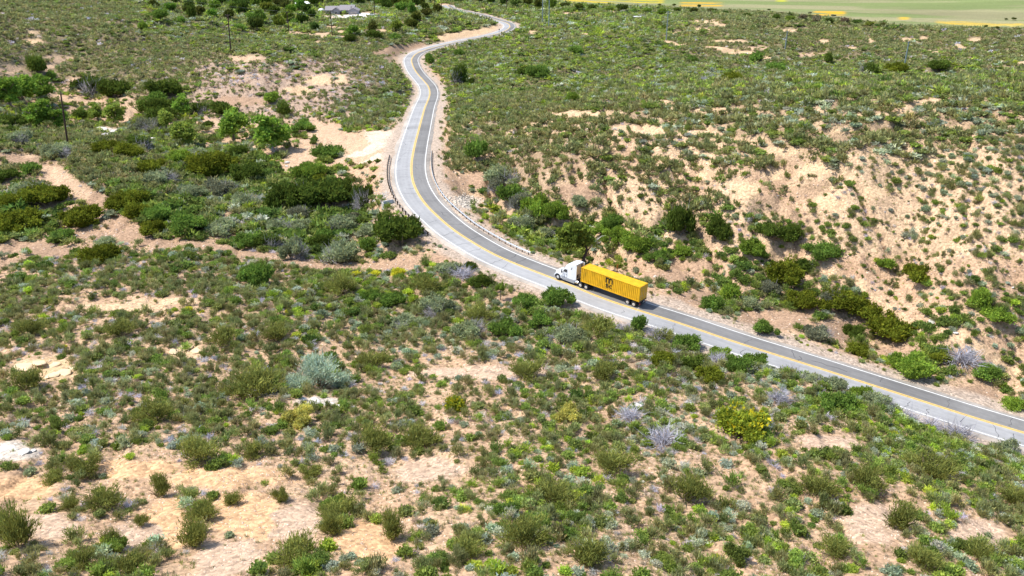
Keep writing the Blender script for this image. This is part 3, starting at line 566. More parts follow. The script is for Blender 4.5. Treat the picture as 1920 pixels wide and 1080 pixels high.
# move the foot back by ~half the depth so that the front of the bush meets the pixel
KIND = {'leafy': ('leafy_tree', 'tree', (0.221,0.351,0.057)), 'pale': ('leafy_tree', 'tree', (0.312,0.403,0.081)), 'oak': ('scrub_oak', 'bush', (0.111,0.163,0.029)), 'olive': ('scrub_oak', 'bush', (0.182,0.215,0.025)),
        'green': ('bush', 'bush', (0.18,0.29,0.055)), 'bright': ('bush', 'bush', (.23,.34,.05)), 'sage': ('sagebrush', 'shrub', (0.325,0.377,0.207)), 'grey': ('bush', 'bush', (0.221,0.234,0.149)), 'dead': ('dead_shrub', 'shrub', (.48,.47,.52)),
        'flower': ('flowering_shrub', 'shrub', (0.27,0.33,0.04)), 'blue': ('sagebrush', 'shrub', (0.442,0.546,0.414)), 'mound': ('flowering_shrub', 'shrub', (0.600,0.572,0.149)), 'shrub': ('chamise_shrub', 'shrub', (0.234,0.260,0.069)), 'yellowb': ('flowering_shrub', 'shrub', (0.600,0.598,0.057))}
CW = {'leafy': 'leafy green', 'pale': 'pale leafy', 'oak': 'dark green', 'olive': 'olive green', 'green': 'green', 'bright': 'bright green', 'sage': 'grey-green', 'grey': 'dark greyish', 'dead': 'bare grey', 'flower': 'yellow-flowered', 'blue': 'silvery blue', 'mound': 'straw yellow', 'shrub': 'olive', 'yellowb': 'yellow-blooming'}
g_bush = [fol(700 + i, 3400, lobes(80 + i, 9, .68, .42, .36, .42), .10, .06, .35, jit=.34) for i in range(6)]
g_tree = [fol(720 + i, 2400, lobes(90 + i, 10, .55, .42, .8, .42) + lobes(190 + i, 6, .5, .4, 1.2, .36) + [(random.uniform(-.4, .4), random.uniform(-.4, .4), .7 + .15 * j, .38, .36) for j in range(3)], .15, .12, .1, core=False) for i in range(4)]
MCACHE = {}
def me_of(key, data):
    if key not in MCACHE:
        MCACHE[key] = mesh_np(key, *data); MCACHE[key].materials.append(LEAF)
    return MCACHE[key]
STEMS = [stem_mesh(i) for i in range(4)]
def limb_mesh(seed, hh):
    g = random.Random(seed); m = MB(); lean = Vector((g.uniform(-.2, .2), g.uniform(-.2, .2), 0)); top = Vector((lean.x, lean.y, hh * .45))
    m.tube([(0, 0, -.1), (lean.x * .4, lean.y * .4, hh * .2), top], [.085, .065, .055], 7)
    for i in range(6):
        a = i * 1.05 + g.uniform(-.3, .3); q = g.uniform(.35, .6); e = Vector((math.cos(a) * q, math.sin(a) * q, hh * g.uniform(.65, .95))); mid = (top + e) / 2 + Vector((g.uniform(-.06, .06), g.uniform(-.06, .06), .03))
        m.tube([top, mid, e], [.045, .03, .012], 5); s = mid + Vector((g.uniform(-.2, .2), g.uniform(-.2, .2), .25)); m.tube([mid, s], [.02, .008], 4)
    me = bpy.data.meshes.new('trunk'); me.from_pydata(m.v, [], m.f); me.update(); me.materials.append(TWIG); return me
LIMB = [limb_mesh(i, 1.5) for i in range(4)]
PL = []     # placed plants: dict(root, px, py, w, kind colour words)
def plant(px, py, r, h, kind, base, tint=None, rz=None, seed=0):
    nm, cat, col = KIND[kind]; rg = random.Random(seed * 7 + 1); rz = rg.uniform(0, 6.28) if rz is None else rz
    k = rg.uniform(.86, 1.16); t = tint or tuple(c * k for c in col); root = empty(nm, base, rz)
    if kind in ('leafy', 'pale'):
        i = seed % 4; a = newobj('crown', me_of('tree_crown%d' % i, g_tree[i]), None, root); b = newobj('trunk', LIMB[i], None, root); a.scale = (r, r, h / 1.62); b.scale = (r, r, h / 1.62)
    elif kind in ('shrub', 'blue'):
        i = seed % 7; a = newobj('foliage', me_of('brush%d' % i, BR[i]), None, root); b = newobj('stem', STEMS[seed % 4], None, root); a.scale = (r * .95, r * .95, h / 1.05); b.scale = (r, r, h / 1.0)
    elif kind == 'dead':
        i = seed % 3; a = newobj('branches', me_of('twig%d' % i, TW[i]), None, root); b = newobj('stem', STEMS[seed % 4], None, root); a.scale = (r * .95, r * .95, h); b.scale = (r, r, h); b.color = (1, 1, 1, 1)
    else:
        if r * F / max(prj(*base)[2], 1) < 28: i = seed % 5; a = newobj('foliage', me_of('round%d' % i, RO[i]), None, root)
        else: i = seed % 6; a = newobj('foliage', me_of('bush%d' % i, g_bush[i]), None, root)
        b = newobj('stem', STEMS[seed % 4], None, root); a.scale = (r, r, h / .86); b.scale = (r * .9, r * .9, h * .8)
        if kind == 'flower':
            i = seed % 3; q = newobj('blossom', me_of('bloom%d' % i, fol(880 + i, 150, lobes(i, 5, .5, .6, .42, .5), .1, .09, .3, jit=.04, core=False)), None, root); q.scale = a.scale; q.scale[2] *= 1.03; q.color = (.60, .52, .03, 1)
        if kind == 'sage' or kind == 'grey' or (kind == 'oak' and seed % 3 == 0):
            q = newobj('dead_branches', me_of('twig%d' % (seed % 3), TW[seed % 3]), None, root); q.scale = (r * .75, r * .75, h * .95); q.color = (.42, .40, .41, 1); q.location = (r * .35, -r * .3, 0)
    a.color = (*t, 1)
    PL.append(dict(o=root, px=px, py=py, w=r, h=h, kind=kind, cat=cat)); return root
for n_, (h, w0, s) in enumerate(zip(hp, hpw, hps)):
    r = h[2] / s * .6; dd = r * .7; l = math.hypot(w0.x, w0.y); x = w0.x * (1 + dd / l); y = w0.y * (1 + dd / l); z = float(ground([x], [y])[0])
    o_, f_, z_ = road_info(np.array([x]), np.array([y])); need = (5.6 if f_[0] > 0 else 5.2) + .45 * r
    if o_[0] < need:
        q_ = int(np.argmin((RC[:, 0] - x) ** 2 + (RC[:, 1] - y) ** 2)); sg = 1 if f_[0] > 0 else -1; sh_ = (need - abs(f_[0])); x += RN[q_, 0] * sg * sh_; y += RN[q_, 1] * sg * sh_; z = float(ground([x], [y])[0])
    zt = h[3] / s / math.cos(math.atan2(CH - z, y)) * .92                               # height from the photographed extent
    dep = math.atan2(CH - z, y); hgt = max((h[3] / s - 2 * r * math.sin(dep) * .55) / math.cos(dep), r * .75)
    if h[4] in ('leafy', 'pale'): hgt = max(hgt, r * 1.5)
    plant(h[0], h[1] - h[3] * .5, r, hgt, h[4], (x, y, z - .05), seed=n_)
    HX[n_] = x; HY[n_] = y

# ------------------------------------------------------------------ scattered brush
def scatter(y0, y1, cell, seed, umax=.78):
    g = np.random.default_rng(seed); nx = int(2 * umax * y1 / cell); ny = int((y1 - y0) / cell)
    X, Y = np.meshgrid((np.arange(nx) + .5) * cell - umax * y1, y0 + (np.arange(ny) + .5) * cell); X = (X + (g.random(X.shape) - .5) * cell * 1.5).ravel(); Y = (Y + (g.random(Y.shape) - .5) * cell * 1.5).ravel()
    k = (np.abs(X) < umax * Y) & (Y > y0 - 1); X = X[k]; Y = Y[k]; Z = ground(X, Y)
    d, bare, tone, px, py = cover(X, Y, Z)
    cl = fbm(X, Y, 5.5, 3, 41); hill = ((px > 850) & (py > 205) & (py < 480 + np.clip((px - 1250) * .3, 0, 160)) & (Y < 300)); d = d + .22 * hill * (d < .72); dm = np.clip(d + (cl - .5) * np.where(d > .8, .7, 1.05) - .03, 0, .93)
    p = -np.log(1 - dm) / (1.5 if y0 < 90 else 1.3 if y0 < 150 else 1.15) * (1 - np.clip(bare * 1.6, 0, 1) * .98)
    rd, ro, rz = road_info(X, Y); vs = np.where(ro > 0, 6.3, 6.0)
    nb = np.zeros(len(X))
    for hx, hy, hr in zip(HX, HY, HR):
        if hr > 1.6:
            q = (X - hx) ** 2 + (Y - hy) ** 2; nb = np.maximum(nb, (q < (hr * 1.45) ** 2) * .55)
    p = np.maximum(p, nb * (bare < .5))
    p *= (rd > vs) * np.clip(.25 + (rd - vs) / 6, 0, 1)
    fe = np.interp(px, FE[:, 0], FE[:, 1]); p *= ~((py < fe + 1) & (Y > 300))
    k = g.random(len(X)) < p; X, Y, Z, d, px, py, rd, bare = [q[k] for q in (X, Y, Z, d, px, py, rd, bare)]
    j = np.ones(len(X), bool)
    for hx, hy, hr in zip(HX, HY, HR): j &= (X - hx) ** 2 + (Y - hy) ** 2 > (hr * .72) ** 2
    X, Y, Z, d, px, py, rd, cl = [q[j] for q in (X, Y, Z, d, px, py, rd, fbm(X, Y, 5.5, 3, 41))]
    ty = TYPA[np.clip(((py + g.normal(size=len(X)) * 22) / 60).astype(int), 0, 17), np.clip(((px + g.normal(size=len(X)) * 26) / 64).astype(int), 0, 29)]
    sp = np.empty(len(X), object); patch = fbm(X, Y, 8, 2, 19)
    for c in range(7):
        q = np.where(ty == c)[0]; names, pr = zip(*MIX[SPEC[c] + ('0' if SPEC[c] == 'c' and y0 < 150 else '')]); pr = np.array(pr); cum = np.cumsum(pr) / pr.sum()
        u = np.clip(.55 * g.random(len(q)) + .45 * np.clip((patch[q] - .5) * 2.2 + .5, 0, 1), 0, .9999); u = (u * 1.0) 
        sp[q] = np.array(names, object)[np.searchsorted(cum, g.random(len(q)) * .65 + u * .35)]
    return X, Y, Z, px, py, rd, sp, g, ty, np.clip(d + (cl - .5) * .6, 0, 1)
def tints(sp, g):
    T = np.empty((len(sp), 3))
    for s in SPC:
        q = np.where(sp == s)[0]
        if len(q): T[q] = np.array(SPC[s][0])[g.integers(0, len(SPC[s][0]), len(q))]
    return T * g.uniform(.78, 1.28, len(sp))[:, None] * np.stack([g.uniform(.92, 1.08, len(sp)), np.ones(len(sp)), g.uniform(.9, 1.1, len(sp))], 1)
def shapes(sp, nB, nR, nT, g):
    v = np.zeros(len(sp), int); s = np.array([SHAPE[a] for a in sp]) if len(sp) else np.zeros(0, int)
    s = np.where((s == 1) & (g.random(len(sp)) < .3), 0, s)
    return np.where(s == 0, g.integers(0, nB, len(sp)), np.where(s == 1, nB + g.integers(0, nR, len(sp)), nB + nR + g.integers(0, nT, len(sp)))), s
N_IND = 296
SK = {'chamise': 'shrub', 'green': 'green', 'bright': 'bright', 'dark': 'oak', 'sage': 'sage', 'dead': 'dead', 'brown': 'dead', 'yellow': 'yellowb'}
bands = [(26, 100, .86, (.4, 1.1), 0), (100, 165, 1.15, (.5, 1.3), 0), (165, 340, 1.5, (.7, 1.5), 1), (340, 540, 1.95, (.95, 2.0), 2), (540, 930, 3.0, (1.4, 2.9), 2)]
for bi, (y0, y1, cell, rr_, lod) in enumerate(bands):
    X, Y, Z, px, py, rd, sp, g, ty, dd_ = scatter(y0, y1, cell, 60 + bi, (1.0, .95, .85, .78, .78)[bi])
    Rr = g.uniform(0, 1, len(X)) ** 1.5 * (rr_[1] - rr_[0]) + rr_[0]; Rr *= np.where(rd < 9, .6, 1) * np.array([{'chamise': 1, 'green': 1.15, 'dark': 1.35, 'sage': 1.0, 'bright': 1.0, 'dead': .9, 'brown': .8, 'yellow': .7}[s] for s in sp]) * np.array([1.04, 1.25, 1.15, 1.35, 1.08, 1.04, .85] if lod else [1, 1.05, 1, 1.2, .95, .9, .8])[ty]; Hh = Rr * g.uniform(.75, 1.25, len(X)) * np.array([1.15 if s == 'chamise' else .95 for s in sp]) * (1, .88, .66)[lod]
    T = tints(sp, g) * (1.42, 1.38, 1.3, 1.34, 1.42)[bi]; hl = (px > 850) & (py > 205) & (py < 480 + np.clip((px - 1250) * .3, 0, 160)) & (bi >= 1) & (bi < 3) & (dd_ < .72); Rr *= 1 + (0, .1, .42, .3, .2)[bi] * sstep(.62, .9, dd_); Rr *= np.where(hl, .74, 1); Hh *= np.where(hl, .85, 1); sets = [(NB, NR, NT), (MBr, MR, MT), (FB, FR, FT)][lod]; vid, _ = shapes(sp, len(sets[0]), len(sets[1]), len(sets[2]), g)
    keep = np.ones(len(X), bool)
    if bi == 0:
        vis = (px > 4) & (px < 1916) & (py > 300) & (py < 1070) & visible(X, Y, Z + .5)
        size = np.where(vis, Rr * F / prj(X, Y, Z)[2], 0); q = np.argsort(-size)[:max(0, N_IND - len(hp))]; keep[q] = False
        for a, i_ in enumerate(q):
            plant(px[i_], py[i_], float(Rr[i_]), float(Hh[i_]), SK[sp[i_]], (float(X[i_]), float(Y[i_]), float(Z[i_]) - .04), tint=tuple(float(c) for c in T[i_]), seed=500 + a)
    o = bake('brush_cover', sets[0] + sets[1] + sets[2], X[keep], Y[keep], Z[keep] - .04, np.stack([Rr, Hh], 1)[keep], g.uniform(0, 6.28, len(X))[keep], T[keep], vid[keep])
    tag(o, ['dense low scrub covering the near slope', 'scrub carpeting the slope down to the road', 'scrub covering the hills on both sides of the road', 'far scrub on the slopes beyond the valley', 'farthest scrub before the pale plain'][bi], 'brush', kind='stuff')
    print('band', bi, len(X), len(o.data.polygons))
# ------------------------------------------------------------------ truck and trailer
P_WHITE = mat('white_paint', (.80, .82, .85), .3, spec=.5, coat=.5, noise=.03, nscale=1.5); P_YEL = mat('container_yellow', (.74, .41, .012), .55, noise=.14, nscale=1.2); P_BLK = mat('black_rubber', (.025, .025, .027), .8)
P_DARK = mat('dark_frame', (.05, .05, .055), .6, noise=.2, nscale=4); P_GLASS = mat('dark_glass', (.02, .025, .03), .08, spec=.8); P_CHR = mat('polished_metal', (.75, .76, .78), .25, 1); P_GREY = mat('grey_skirt', (.34, .35, .37), .5, noise=.1)
P_LET = mat('black_lettering', (.03, .025, .02), .6); P_RED = mat('red_lens', (.5, .02, .02), .3); P_LAMP = mat('lamp_lens', (.75, .78, .8), .1, spec=.8); P_BACK = mat('cab_back', (.42, .43, .45), .5, noise=.1); P_ALU = mat('rim_metal', (.72, .73, .75), .35, .6)
def lane_pt(sidx, off):
    a = int(sidx); t = sidx - a; c = RC[a] * (1 - t) + RC[a + 1] * t; nn = RN[a] * (1 - t) + RN[a + 1] * t
    return Vector((c[0] + nn[0] * off, c[1] + nn[1] * off, c[2] + .006))
def near_idx(px, py, z=0):
    p = unp(px, py, z); return float(np.argmin((RC[:, 0] - p[0]) ** 2 + (RC[:, 1] - p[1]) ** 2))
ia = near_idx(1080, 538); ib = near_idx(1200, 583)
pa = lane_pt(ia, -1.72); pb = lane_pt(ib, -1.72); dirv = (pa - pb).normalized()
# container front plane (local x = 0) sits where its lower near corner shows at photo px 1087
best = None
for k in np.linspace(ia - 12, ib + 12, 400):
    p = lane_pt(k, -1.72); sidev = Vector((-dirv.y, dirv.x, 0)).normalized(); q = p + sidev * 1.22 + Vector((0, 0, 1.25))
    e = abs(prj(*q)[0] - 1088.5)
    if best is None or e < best[0]: best = (e, k)
org = lane_pt(best[1], -1.72)
xa = dirv; ya = Vector((0, 0, 1)).cross(xa).normalized(); za = xa.cross(ya)
TM = Matrix((( xa.x, ya.x, za.x, org.x), (xa.y, ya.y, za.y, org.y), (xa.z, ya.z, za.z, org.z), (0, 0, 0, 1)))
truck = empty('semi_truck', (0, 0, 0)); truck.matrix_world = TM
tag(truck, 'white semi truck with sleeper cab pulling the yellow container on the road', 'truck')
def wheel(parent, x, y, r=.51, w=.28, dual=False, name='wheel'):
    s = 1 if y > 0 else -1; ws = w * (2.05 if dual else 1)
    m = MB(); n = 28; prof = [(r * .55, 0), (r * .93, 0), (r, .04), (r, ws - .04), (r * .93, ws), (r * .55, ws)]
    secs = [[(x + rad * math.cos(2 * math.pi * k / n), y - s * d, r + rad * math.sin(2 * math.pi * k / n)) for k in range(n)] for rad, d in prof]
    m.loft(secs, cap=False); t = m.build(name, P_BLK, parent, smooth=True)
    h = MB(); secs = [[(x + rad * math.cos(2 * math.pi * k / n), y - s * d, r + rad * math.sin(2 * math.pi * k / n)) for k in range(n)] for rad, d in ((r * .57, .012), (r * .57, .03), (r * .50, .07 if not dual else .14), (r * .28, .06 if not dual else .12), (r * .26, 0.0), (r * .12, -.03))]
    h.loft(secs); h.build('rim', P_ALU, t, smooth=True); return t
# cab lofted along x from side profile: (x, z_bottom, z_top, half width, top rounding)
def cabsec(x, zb, zt, hw, rd, n=5):
    pts = [(x, -hw, zb)]; pts += [(x, -hw + rd - rd * math.cos(a), zt - rd + rd * math.sin(a)) for a in [math.pi / 2 * i / n for i in range(n + 1)]]
    pts += [(x, hw - rd + rd * math.cos(a), zt - rd + rd * math.sin(a)) for a in [math.pi / 2 * (n - i) / n for i in range(n + 1)]]; pts.append((x, hw, zb)); return pts
m = MB(); m.loft([cabsec(*q) for q in [(1.30, .95, 3.92, 1.20, .10), (1.9, .95, 3.98, 1.22, .16), (2.5, .95, 3.92, 1.22, .2), (3.0, .95, 3.68, 1.20, .24), (3.4, .95, 3.30, 1.17, .26), (3.72, .95, 2.86, 1.12, .26), (3.95, .98, 2.42, 1.08, .24), (4.25, .98, 2.02, 1.04, .22)]])
cab = m.build('cab', P_WHITE, truck, smooth=True)
m = MB(); m.loft([cabsec(*q) for q in [(4.2, 1.05, 2.02, 1.0, .25), (4.7, 1.12, 1.95, .98, .28), (5.2, 1.12, 1.84, .94, .3), (5.6, 1.0, 1.66, .88, .3), (5.85, .8, 1.40, .80, .28), (5.93, .75, 1.15, .74, .15)]])
m.build('hood', P_WHITE, truck, smooth=True)
m = MB()
for s in (1, -1):
    secs = []
    for i in range(9):
        a = math.pi * i / 8 * 1.0; cx, cz, r0 = 5.1, .52, .66; x = cx + r0 * math.cos(a) * 1.05; z = cz + r0 * math.sin(a) * 1.05
        x2 = cx + (r0 + .14) * math.cos(a) * 1.08; z2 = cz + (r0 + .22) * math.sin(a)
        secs.append([(x, s * .80, z), (x, s * 1.2, z), (x2, s * 1.18, z2), (x2, s * .80, z2 + .04)])
    m.loft(secs)
m.build('fender', P_WHITE, truck, smooth=True)
m = MB(); m.loft([[(6.0 - abs(y) * .12, y, .32), (6.04 - abs(y) * .12, y, .78), (5.72, y, .80), (5.72, y, .34)] for y in (-1.2, -.9, -.4, .4, .9, 1.2)]); m.build('bumper', P_GREY, truck, bevel=.03)
m = MB(); m.box((5.90, -.52, .85), (5.97, .52, 1.32)); gr = m.build('grille', P_DARK, truck)
m = MB()
for i in range(6): m.box((5.965, -.5, .9 + i * .07), (5.98, .5, .925 + i * .07))
m.build('bar', P_CHR, gr)
for s in (1, -1):
    m = MB(); m.loft([[(5.62, s * .93, 1.0), (5.9, s * .80, .95), (5.93, s * .62, .95), (5.66, s * .62, 1.0)], [(5.58, s * .94, 1.28), (5.84, s * .80, 1.2), (5.88, s * .62, 1.2), (5.62, s * .62, 1.28)]]); m.build('headlight', P_LAMP, truck)
    m = MB(); m.add([(3.58, s * 1.151, 1.98), (4.06, s * 1.09, 1.98), (3.83, s * 1.128, 2.50), (3.58, s * 1.165, 2.62), (3.05, s * 1.225, 2.60), (3.05, s * 1.225, 1.98)], [(0, 1, 2, 3), (0, 3, 4, 5)]) if False else None
    m = MB(); m.box((3.12, s * 1.19 - .03, 2.0), (3.62, s * 1.19 + .03, 2.55)); m.add([(3.62, s * 1.16, 2.0), (4.02, s * 1.13, 2.0), (3.62, s * 1.16, 2.52), (3.62, s * 1.10, 2.0), (4.02, s * 1.06, 2.0), (3.62, s * 1.10, 2.52)], [(0, 1, 2), (3, 5, 4), (0, 2, 5, 3), (1, 4, 5, 2), (0, 3, 4, 1)])
    m.build('side_window', P_GLASS, truck)
    m = MB(); m.add([(2.25, s * 1.2, 2.75), (2.05, s * 1.2, 2.95), (1.98, s * 1.2, 3.35), (2.12, s * 1.2, 3.25), (2.25, s * 1.235, 2.75), (2.05, s * 1.235, 2.95), (1.98, s * 1.235, 3.35), (2.12, s * 1.235, 3.25)], [(0, 1, 2, 3), (4, 5, 6, 7), (0, 1, 5, 4), (1, 2, 6, 5), (2, 3, 7, 6), (3, 0, 4, 7)]); m.build('sleeper_window', P_GLASS, truck)
    m = MB(); m.box((3.05, s * 1.205 - .012, 1.02), (3.075, s * 1.205 + .03, 2.6)); m.box((4.06, s * 1.08 - .012, 1.02), (4.08, s * 1.08 + .03, 1.95)); m.box((3.075, s * 1.205 - .012, 1.02), (4.08, s * 1.19 + .012, 1.04)); d = m.build('door_seam', P_DARK, truck)
    m = MB(); m.box((3.2, s * 1.225 - .01, 1.62), (3.4, s * 1.225 + .03, 1.68)); m.build('door_handle', P_DARK, truck)
    m = MB(); m.tube([(3.98, s * 1.1, 2.35), (4.12, s * 1.38, 2.38)], .025); m.tube([(3.98, s * 1.1, 1.8), (4.12, s * 1.38, 1.78)], .025); m.box((4.02, s * 1.42 - .1, 1.75), (4.18, s * 1.42 + .1, 2.42)); m.build('mirror', P_DARK, truck, bevel=.02)
    m = MB(); m.loft([[(4.3, s * 1.12, .42), (4.3, s * 1.12, .98), (4.3, s * .8, .98), (4.3, s * .8, .42)], [(2.95, s * 1.22, .36), (2.95, s * 1.22, .98), (2.95, s * .8, .98), (2.95, s * .8, .36)], [(1.35, s * 1.23, .36), (1.35, s * 1.23, 1.02), (1.35, s * .8, 1.02), (1.35, s * .8, .36)]]); k = m.build('side_skirt', P_GREY, truck, bevel=.02)
    m = MB(); m.box((3.2, s * 1.2 - .02, .62), (3.95, s * 1.2 + .035, .70)); m.box((3.25, s * 1.2 - .02, .40), (3.95, s * 1.2 + .035, .47)); m.build('step', P_CHR, k)
    m = MB(); m.tube([(.55, s * .92, .72), (1.28, s * .92, .72)], .31, 18); m.build('fuel_tank', P_CHR, truck, smooth=True)
    m = MB(); m.tube([(1.16, s * .98, .9), (1.16, s * .98, 3.75)], .07, 10); m.build('exhaust_stack', P_CHR, truck, smooth=True)
    m = MB(); m.box((1.02, s * 1.2 - .02, 1.15), (1.32, s * 1.2 + .015, 3.86)); m.build('cab_extender', P_WHITE, truck)
    wheel(truck, 5.1, s * 1.16, .53, .3)
    for x in (.02, -1.22): wheel(truck, x, s * 1.24, .51, .28, True)
    m = MB(); m.box((-2.0, s * 1.22 - .25, .35), (-1.97, s * 1.22 + .0, .95)); m.build('mud_flap', P_BLK, truck)
# windscreen: follows the raked front of the cab
m = MB(); m.add([(3.475, -1.0, 3.13), (3.475, 1.0, 3.13), (3.74, .98, 2.845), (3.97, .96, 2.40), (4.17, .93, 2.12), (4.17, -.93, 2.12), (3.97, -.96, 2.40), (3.74, -.98, 2.845)], [(0, 1, 2, 7), (7, 2, 3, 6), (6, 3, 4, 5)])
o = m.build('windscreen', P_GLASS, truck); o.location = (.035, 0, .03); sm = o.modifiers.new('thick', 'SOLIDIFY'); sm.thickness = .02
m = MB(); m.box((1.262, -1.08, 1.05), (1.30, 1.08, 3.80)); bk = m.build('rear_panel', P_BACK, truck)
m = MB()
for z in (1.6, 2.2, 2.75, 3.2, 3.5): m.box((1.18, -.75, z), (1.262, -.45, z + .14))
m.box((1.2, .3, 1.3), (1.262, .8, 1.9)); m.build('vent', P_DARK, bk)
m = MB(); m.box((-2.1, -.45, .72), (5.3, -.32, .98)); m.box((-2.1, .32, .72), (5.3, .45, .98)); m.box((-.9, -.55, .98), (-.2, .55, 1.10)); m.box((.4, -.4, .98), (1.2, .4, 1.02)); m.tube([(0.02, -1.1, .51), (.02, 1.1, .51)], .09, 8); m.tube([(-1.22, -1.1, .51), (-1.22, 1.1, .51)], .09, 8); m.tube([(5.1, -1.1, .53), (5.1, 1.1, .53)], .07, 8)
m.build('frame', P_DARK, truck)
m = MB(); m.tube([(1.25, .2, 1.9), (.9, .25, 1.3), (.3, .2, 1.2), (.05, .2, 1.4)], .03); m.tube([(1.25, -.1, 1.9), (.85, -.1, 1.25), (.05, -.1, 1.35)], .03); m.build('air_hose', P_BLK, truck)
# chassis trailer
tr = empty('container_chassis', (0, 0, 0)); tr.matrix_world = TM; tag(tr, 'dark skeletal trailer chassis under the yellow shipping container', 'trailer')
m = MB(); m.box((-12.25, -.45, .98), (-.1, -.33, 1.24)); m.box((-12.25, .33, .98), (-.1, .45, 1.24))
for x in (-12.2, -9, -6, -3, -.15): m.box((x - .08, -1.2, 1.10), (x + .08, 1.2, 1.243))
m.tube([(-9.95, -1.1, .5), (-9.95, 1.1, .5)], .09, 8); m.tube([(-11.2, -1.1, .5), (-11.2, 1.1, .5)], .09, 8); m.box((-11.9, -.42, .62), (-9.2, -.30, .98)); m.box((-11.9, .30, .62), (-9.2, .42, .98)); m.build('frame', P_DARK, tr)
for s in (1, -1):
    for x in (-9.95, -11.2): wheel(tr, x, s * 1.24, .5, .28, True)
    m = MB(); m.box((-2.9, s * .8 - .07, .25), (-2.75, s * .8 + .07, 1.05)); m.box((-2.95, s * .8 - .12, .18), (-2.7, s * .8 + .12, .25)); m.build('landing_leg', P_DARK, tr)
    m = MB(); m.box((-12.3, s * .95 - .16, .78), (-12.255, s * .95 + .16, .90)); m.build('tail_light', P_RED, tr)
m = MB(); m.box((-12.26, -1.1, .45), (-12.16, 1.1, .57)); m.box((-12.24, -.7, .57), (-12.18, -.62, 1.0)); m.box((-12.24, .62, .57), (-12.18, .7, 1.0)); m.build('rear_guard', P_DARK, tr)
# container
cn = empty('shipping_container', (0, 0, 0)); cn.matrix_world = TM; tag(cn, 'yellow corrugated shipping container with black logo riding behind the white truck', 'container')
L, HWc, Z0, Z1 = 12.19, 1.219, 1.25, 3.98
for s in (1, -1):
    m = MB(); v = []; x = -.16; pat = []
    while x > -L + .16:
        pat += [(x, 0), (x - .09, -.06), (x - .19, -.06), (x - .28, 0)]; x -= .37
    pat = [p for p in pat if p[0] > -L + .12]; n = len(pat)
    for (px_, dy) in pat: v += [(px_, s * (HWc - .012 + dy), Z0 + .16), (px_, s * (HWc - .012 + dy), Z1 - .10)]
    m.add(v, [(2 * i, 2 * i + 2, 2 * i + 3, 2 * i + 1) for i in range(n - 1)]); m.build('corrugated_side', P_YEL, cn)
m = MB()
for s in (1, -1):
    m.box((-L + .17, s * (HWc - .03) - .03, Z0), (-.17, s * (HWc - .03) + .03, Z0 + .16)); m.box((-L + .17, s * (HWc - .03) - .03, Z1 - .10), (-.17, s * (HWc - .03) + .03, Z1))
    for x in (-.17, -L): m.box((x, s * (HWc - .08) - .083, Z0 - .003), (x + .17, s * (HWc - .08) + .083, Z1 + .003))
for x in (-.14, -L + .02):
    m.box((x, -HWc + .165, Z0), (x + .12, HWc - .165, Z0 + .15)); m.box((x, -HWc + .165, Z1 - .12), (x + .12, HWc - .165, Z1))
m.box((-L + .17, -HWc + .06, Z0), (-.17, HWc - .06, Z0 + .1)); m.build('frame', P_YEL, cn, bevel=.008)
m = MB(); v = []; n = 0; x = -.18
while x > -L + .2:
    for dx, dz in ((0, 0), (-.06, .022), (-.15, .022), (-.21, 0)):
        v += [(x + dx, -HWc + .06, Z1 - .03 + dz), (x + dx, HWc - .06, Z1 - .03 + dz)]; n += 1
    x -= .29
m.add(v, [(2 * i, 2 * i + 1, 2 * i + 3, 2 * i + 2) for i in range(n - 1)]); m.build('roof', P_YEL, cn)
m = MB(); v = []; n = 0; y = -HWc + .16
while y < HWc - .2:
    for dy, dx in ((0, 0), (.05, -.04), (.13, -.04), (.18, 0)): v += [(-.05 + dx, y + dy, Z0 + .15), (-.05 + dx, y + dy, Z1 - .12)]; n += 1
    y += .24
m.add(v, [(2 * i, 2 * i + 2, 2 * i + 3, 2 * i + 1) for i in range(n - 1)]); m.build('front_wall', P_YEL, cn)
for s in (1, -1):
    m = MB(); m.box((-L + .01, min(s * .01, s * (HWc - .17)), Z0 + .15), (-L + .06, max(s * .01, s * (HWc - .17)), Z1 - .12))
    for z in (2.0, 2.7, 3.4): m.box((-L - .005, min(s * .06, s * 1.0), z), (-L + .01, max(s * .06, s * 1.0), z + .25))
    d = m.build('door', P_YEL, cn); m = MB()
    for y in (.28, .78): m.tube([(-L - .035, s * y, Z0 + .05), (-L - .035, s * y, Z1 - .05)], .02, 6); m.box((-L - .05, s * y - .03, Z0 + .95), (-L - .02, s * y + .25 * s, Z0 + 1.0))
    m.build('lock_rod', mat('galvanised', (.45, .45, .44), .5, .5), d)
def text_mesh(txt, size, off, m_, parent, loc, side, sx=1.0, name='logo'):
    cu_ = bpy.data.curves.new('t', 'FONT'); cu_.body = txt; cu_.size = size; cu_.offset = off; cu_.extrude = .006; cu_.align_x = 'CENTER'; cu_.align_y = 'BOTTOM_BASELINE' if 'BOTTOM_BASELINE' in [i.identifier for i in cu_.bl_rna.properties['align_y'].enum_items] else 'BOTTOM'
    to = bpy.data.objects.new('t', cu_); COL.objects.link(to); dg = bpy.context.evaluated_depsgraph_get(); me = bpy.data.meshes.new_from_object(to.evaluated_get(dg)); bpy.data.objects.remove(to)
    o = newobj(name, me, None, parent); me.materials.clear(); me.materials.append(m_); o.location = loc
    o.rotation_euler = (R(90), 0, 0 if side < 0 else R(180)); o.scale = (sx, 1, 1); return o
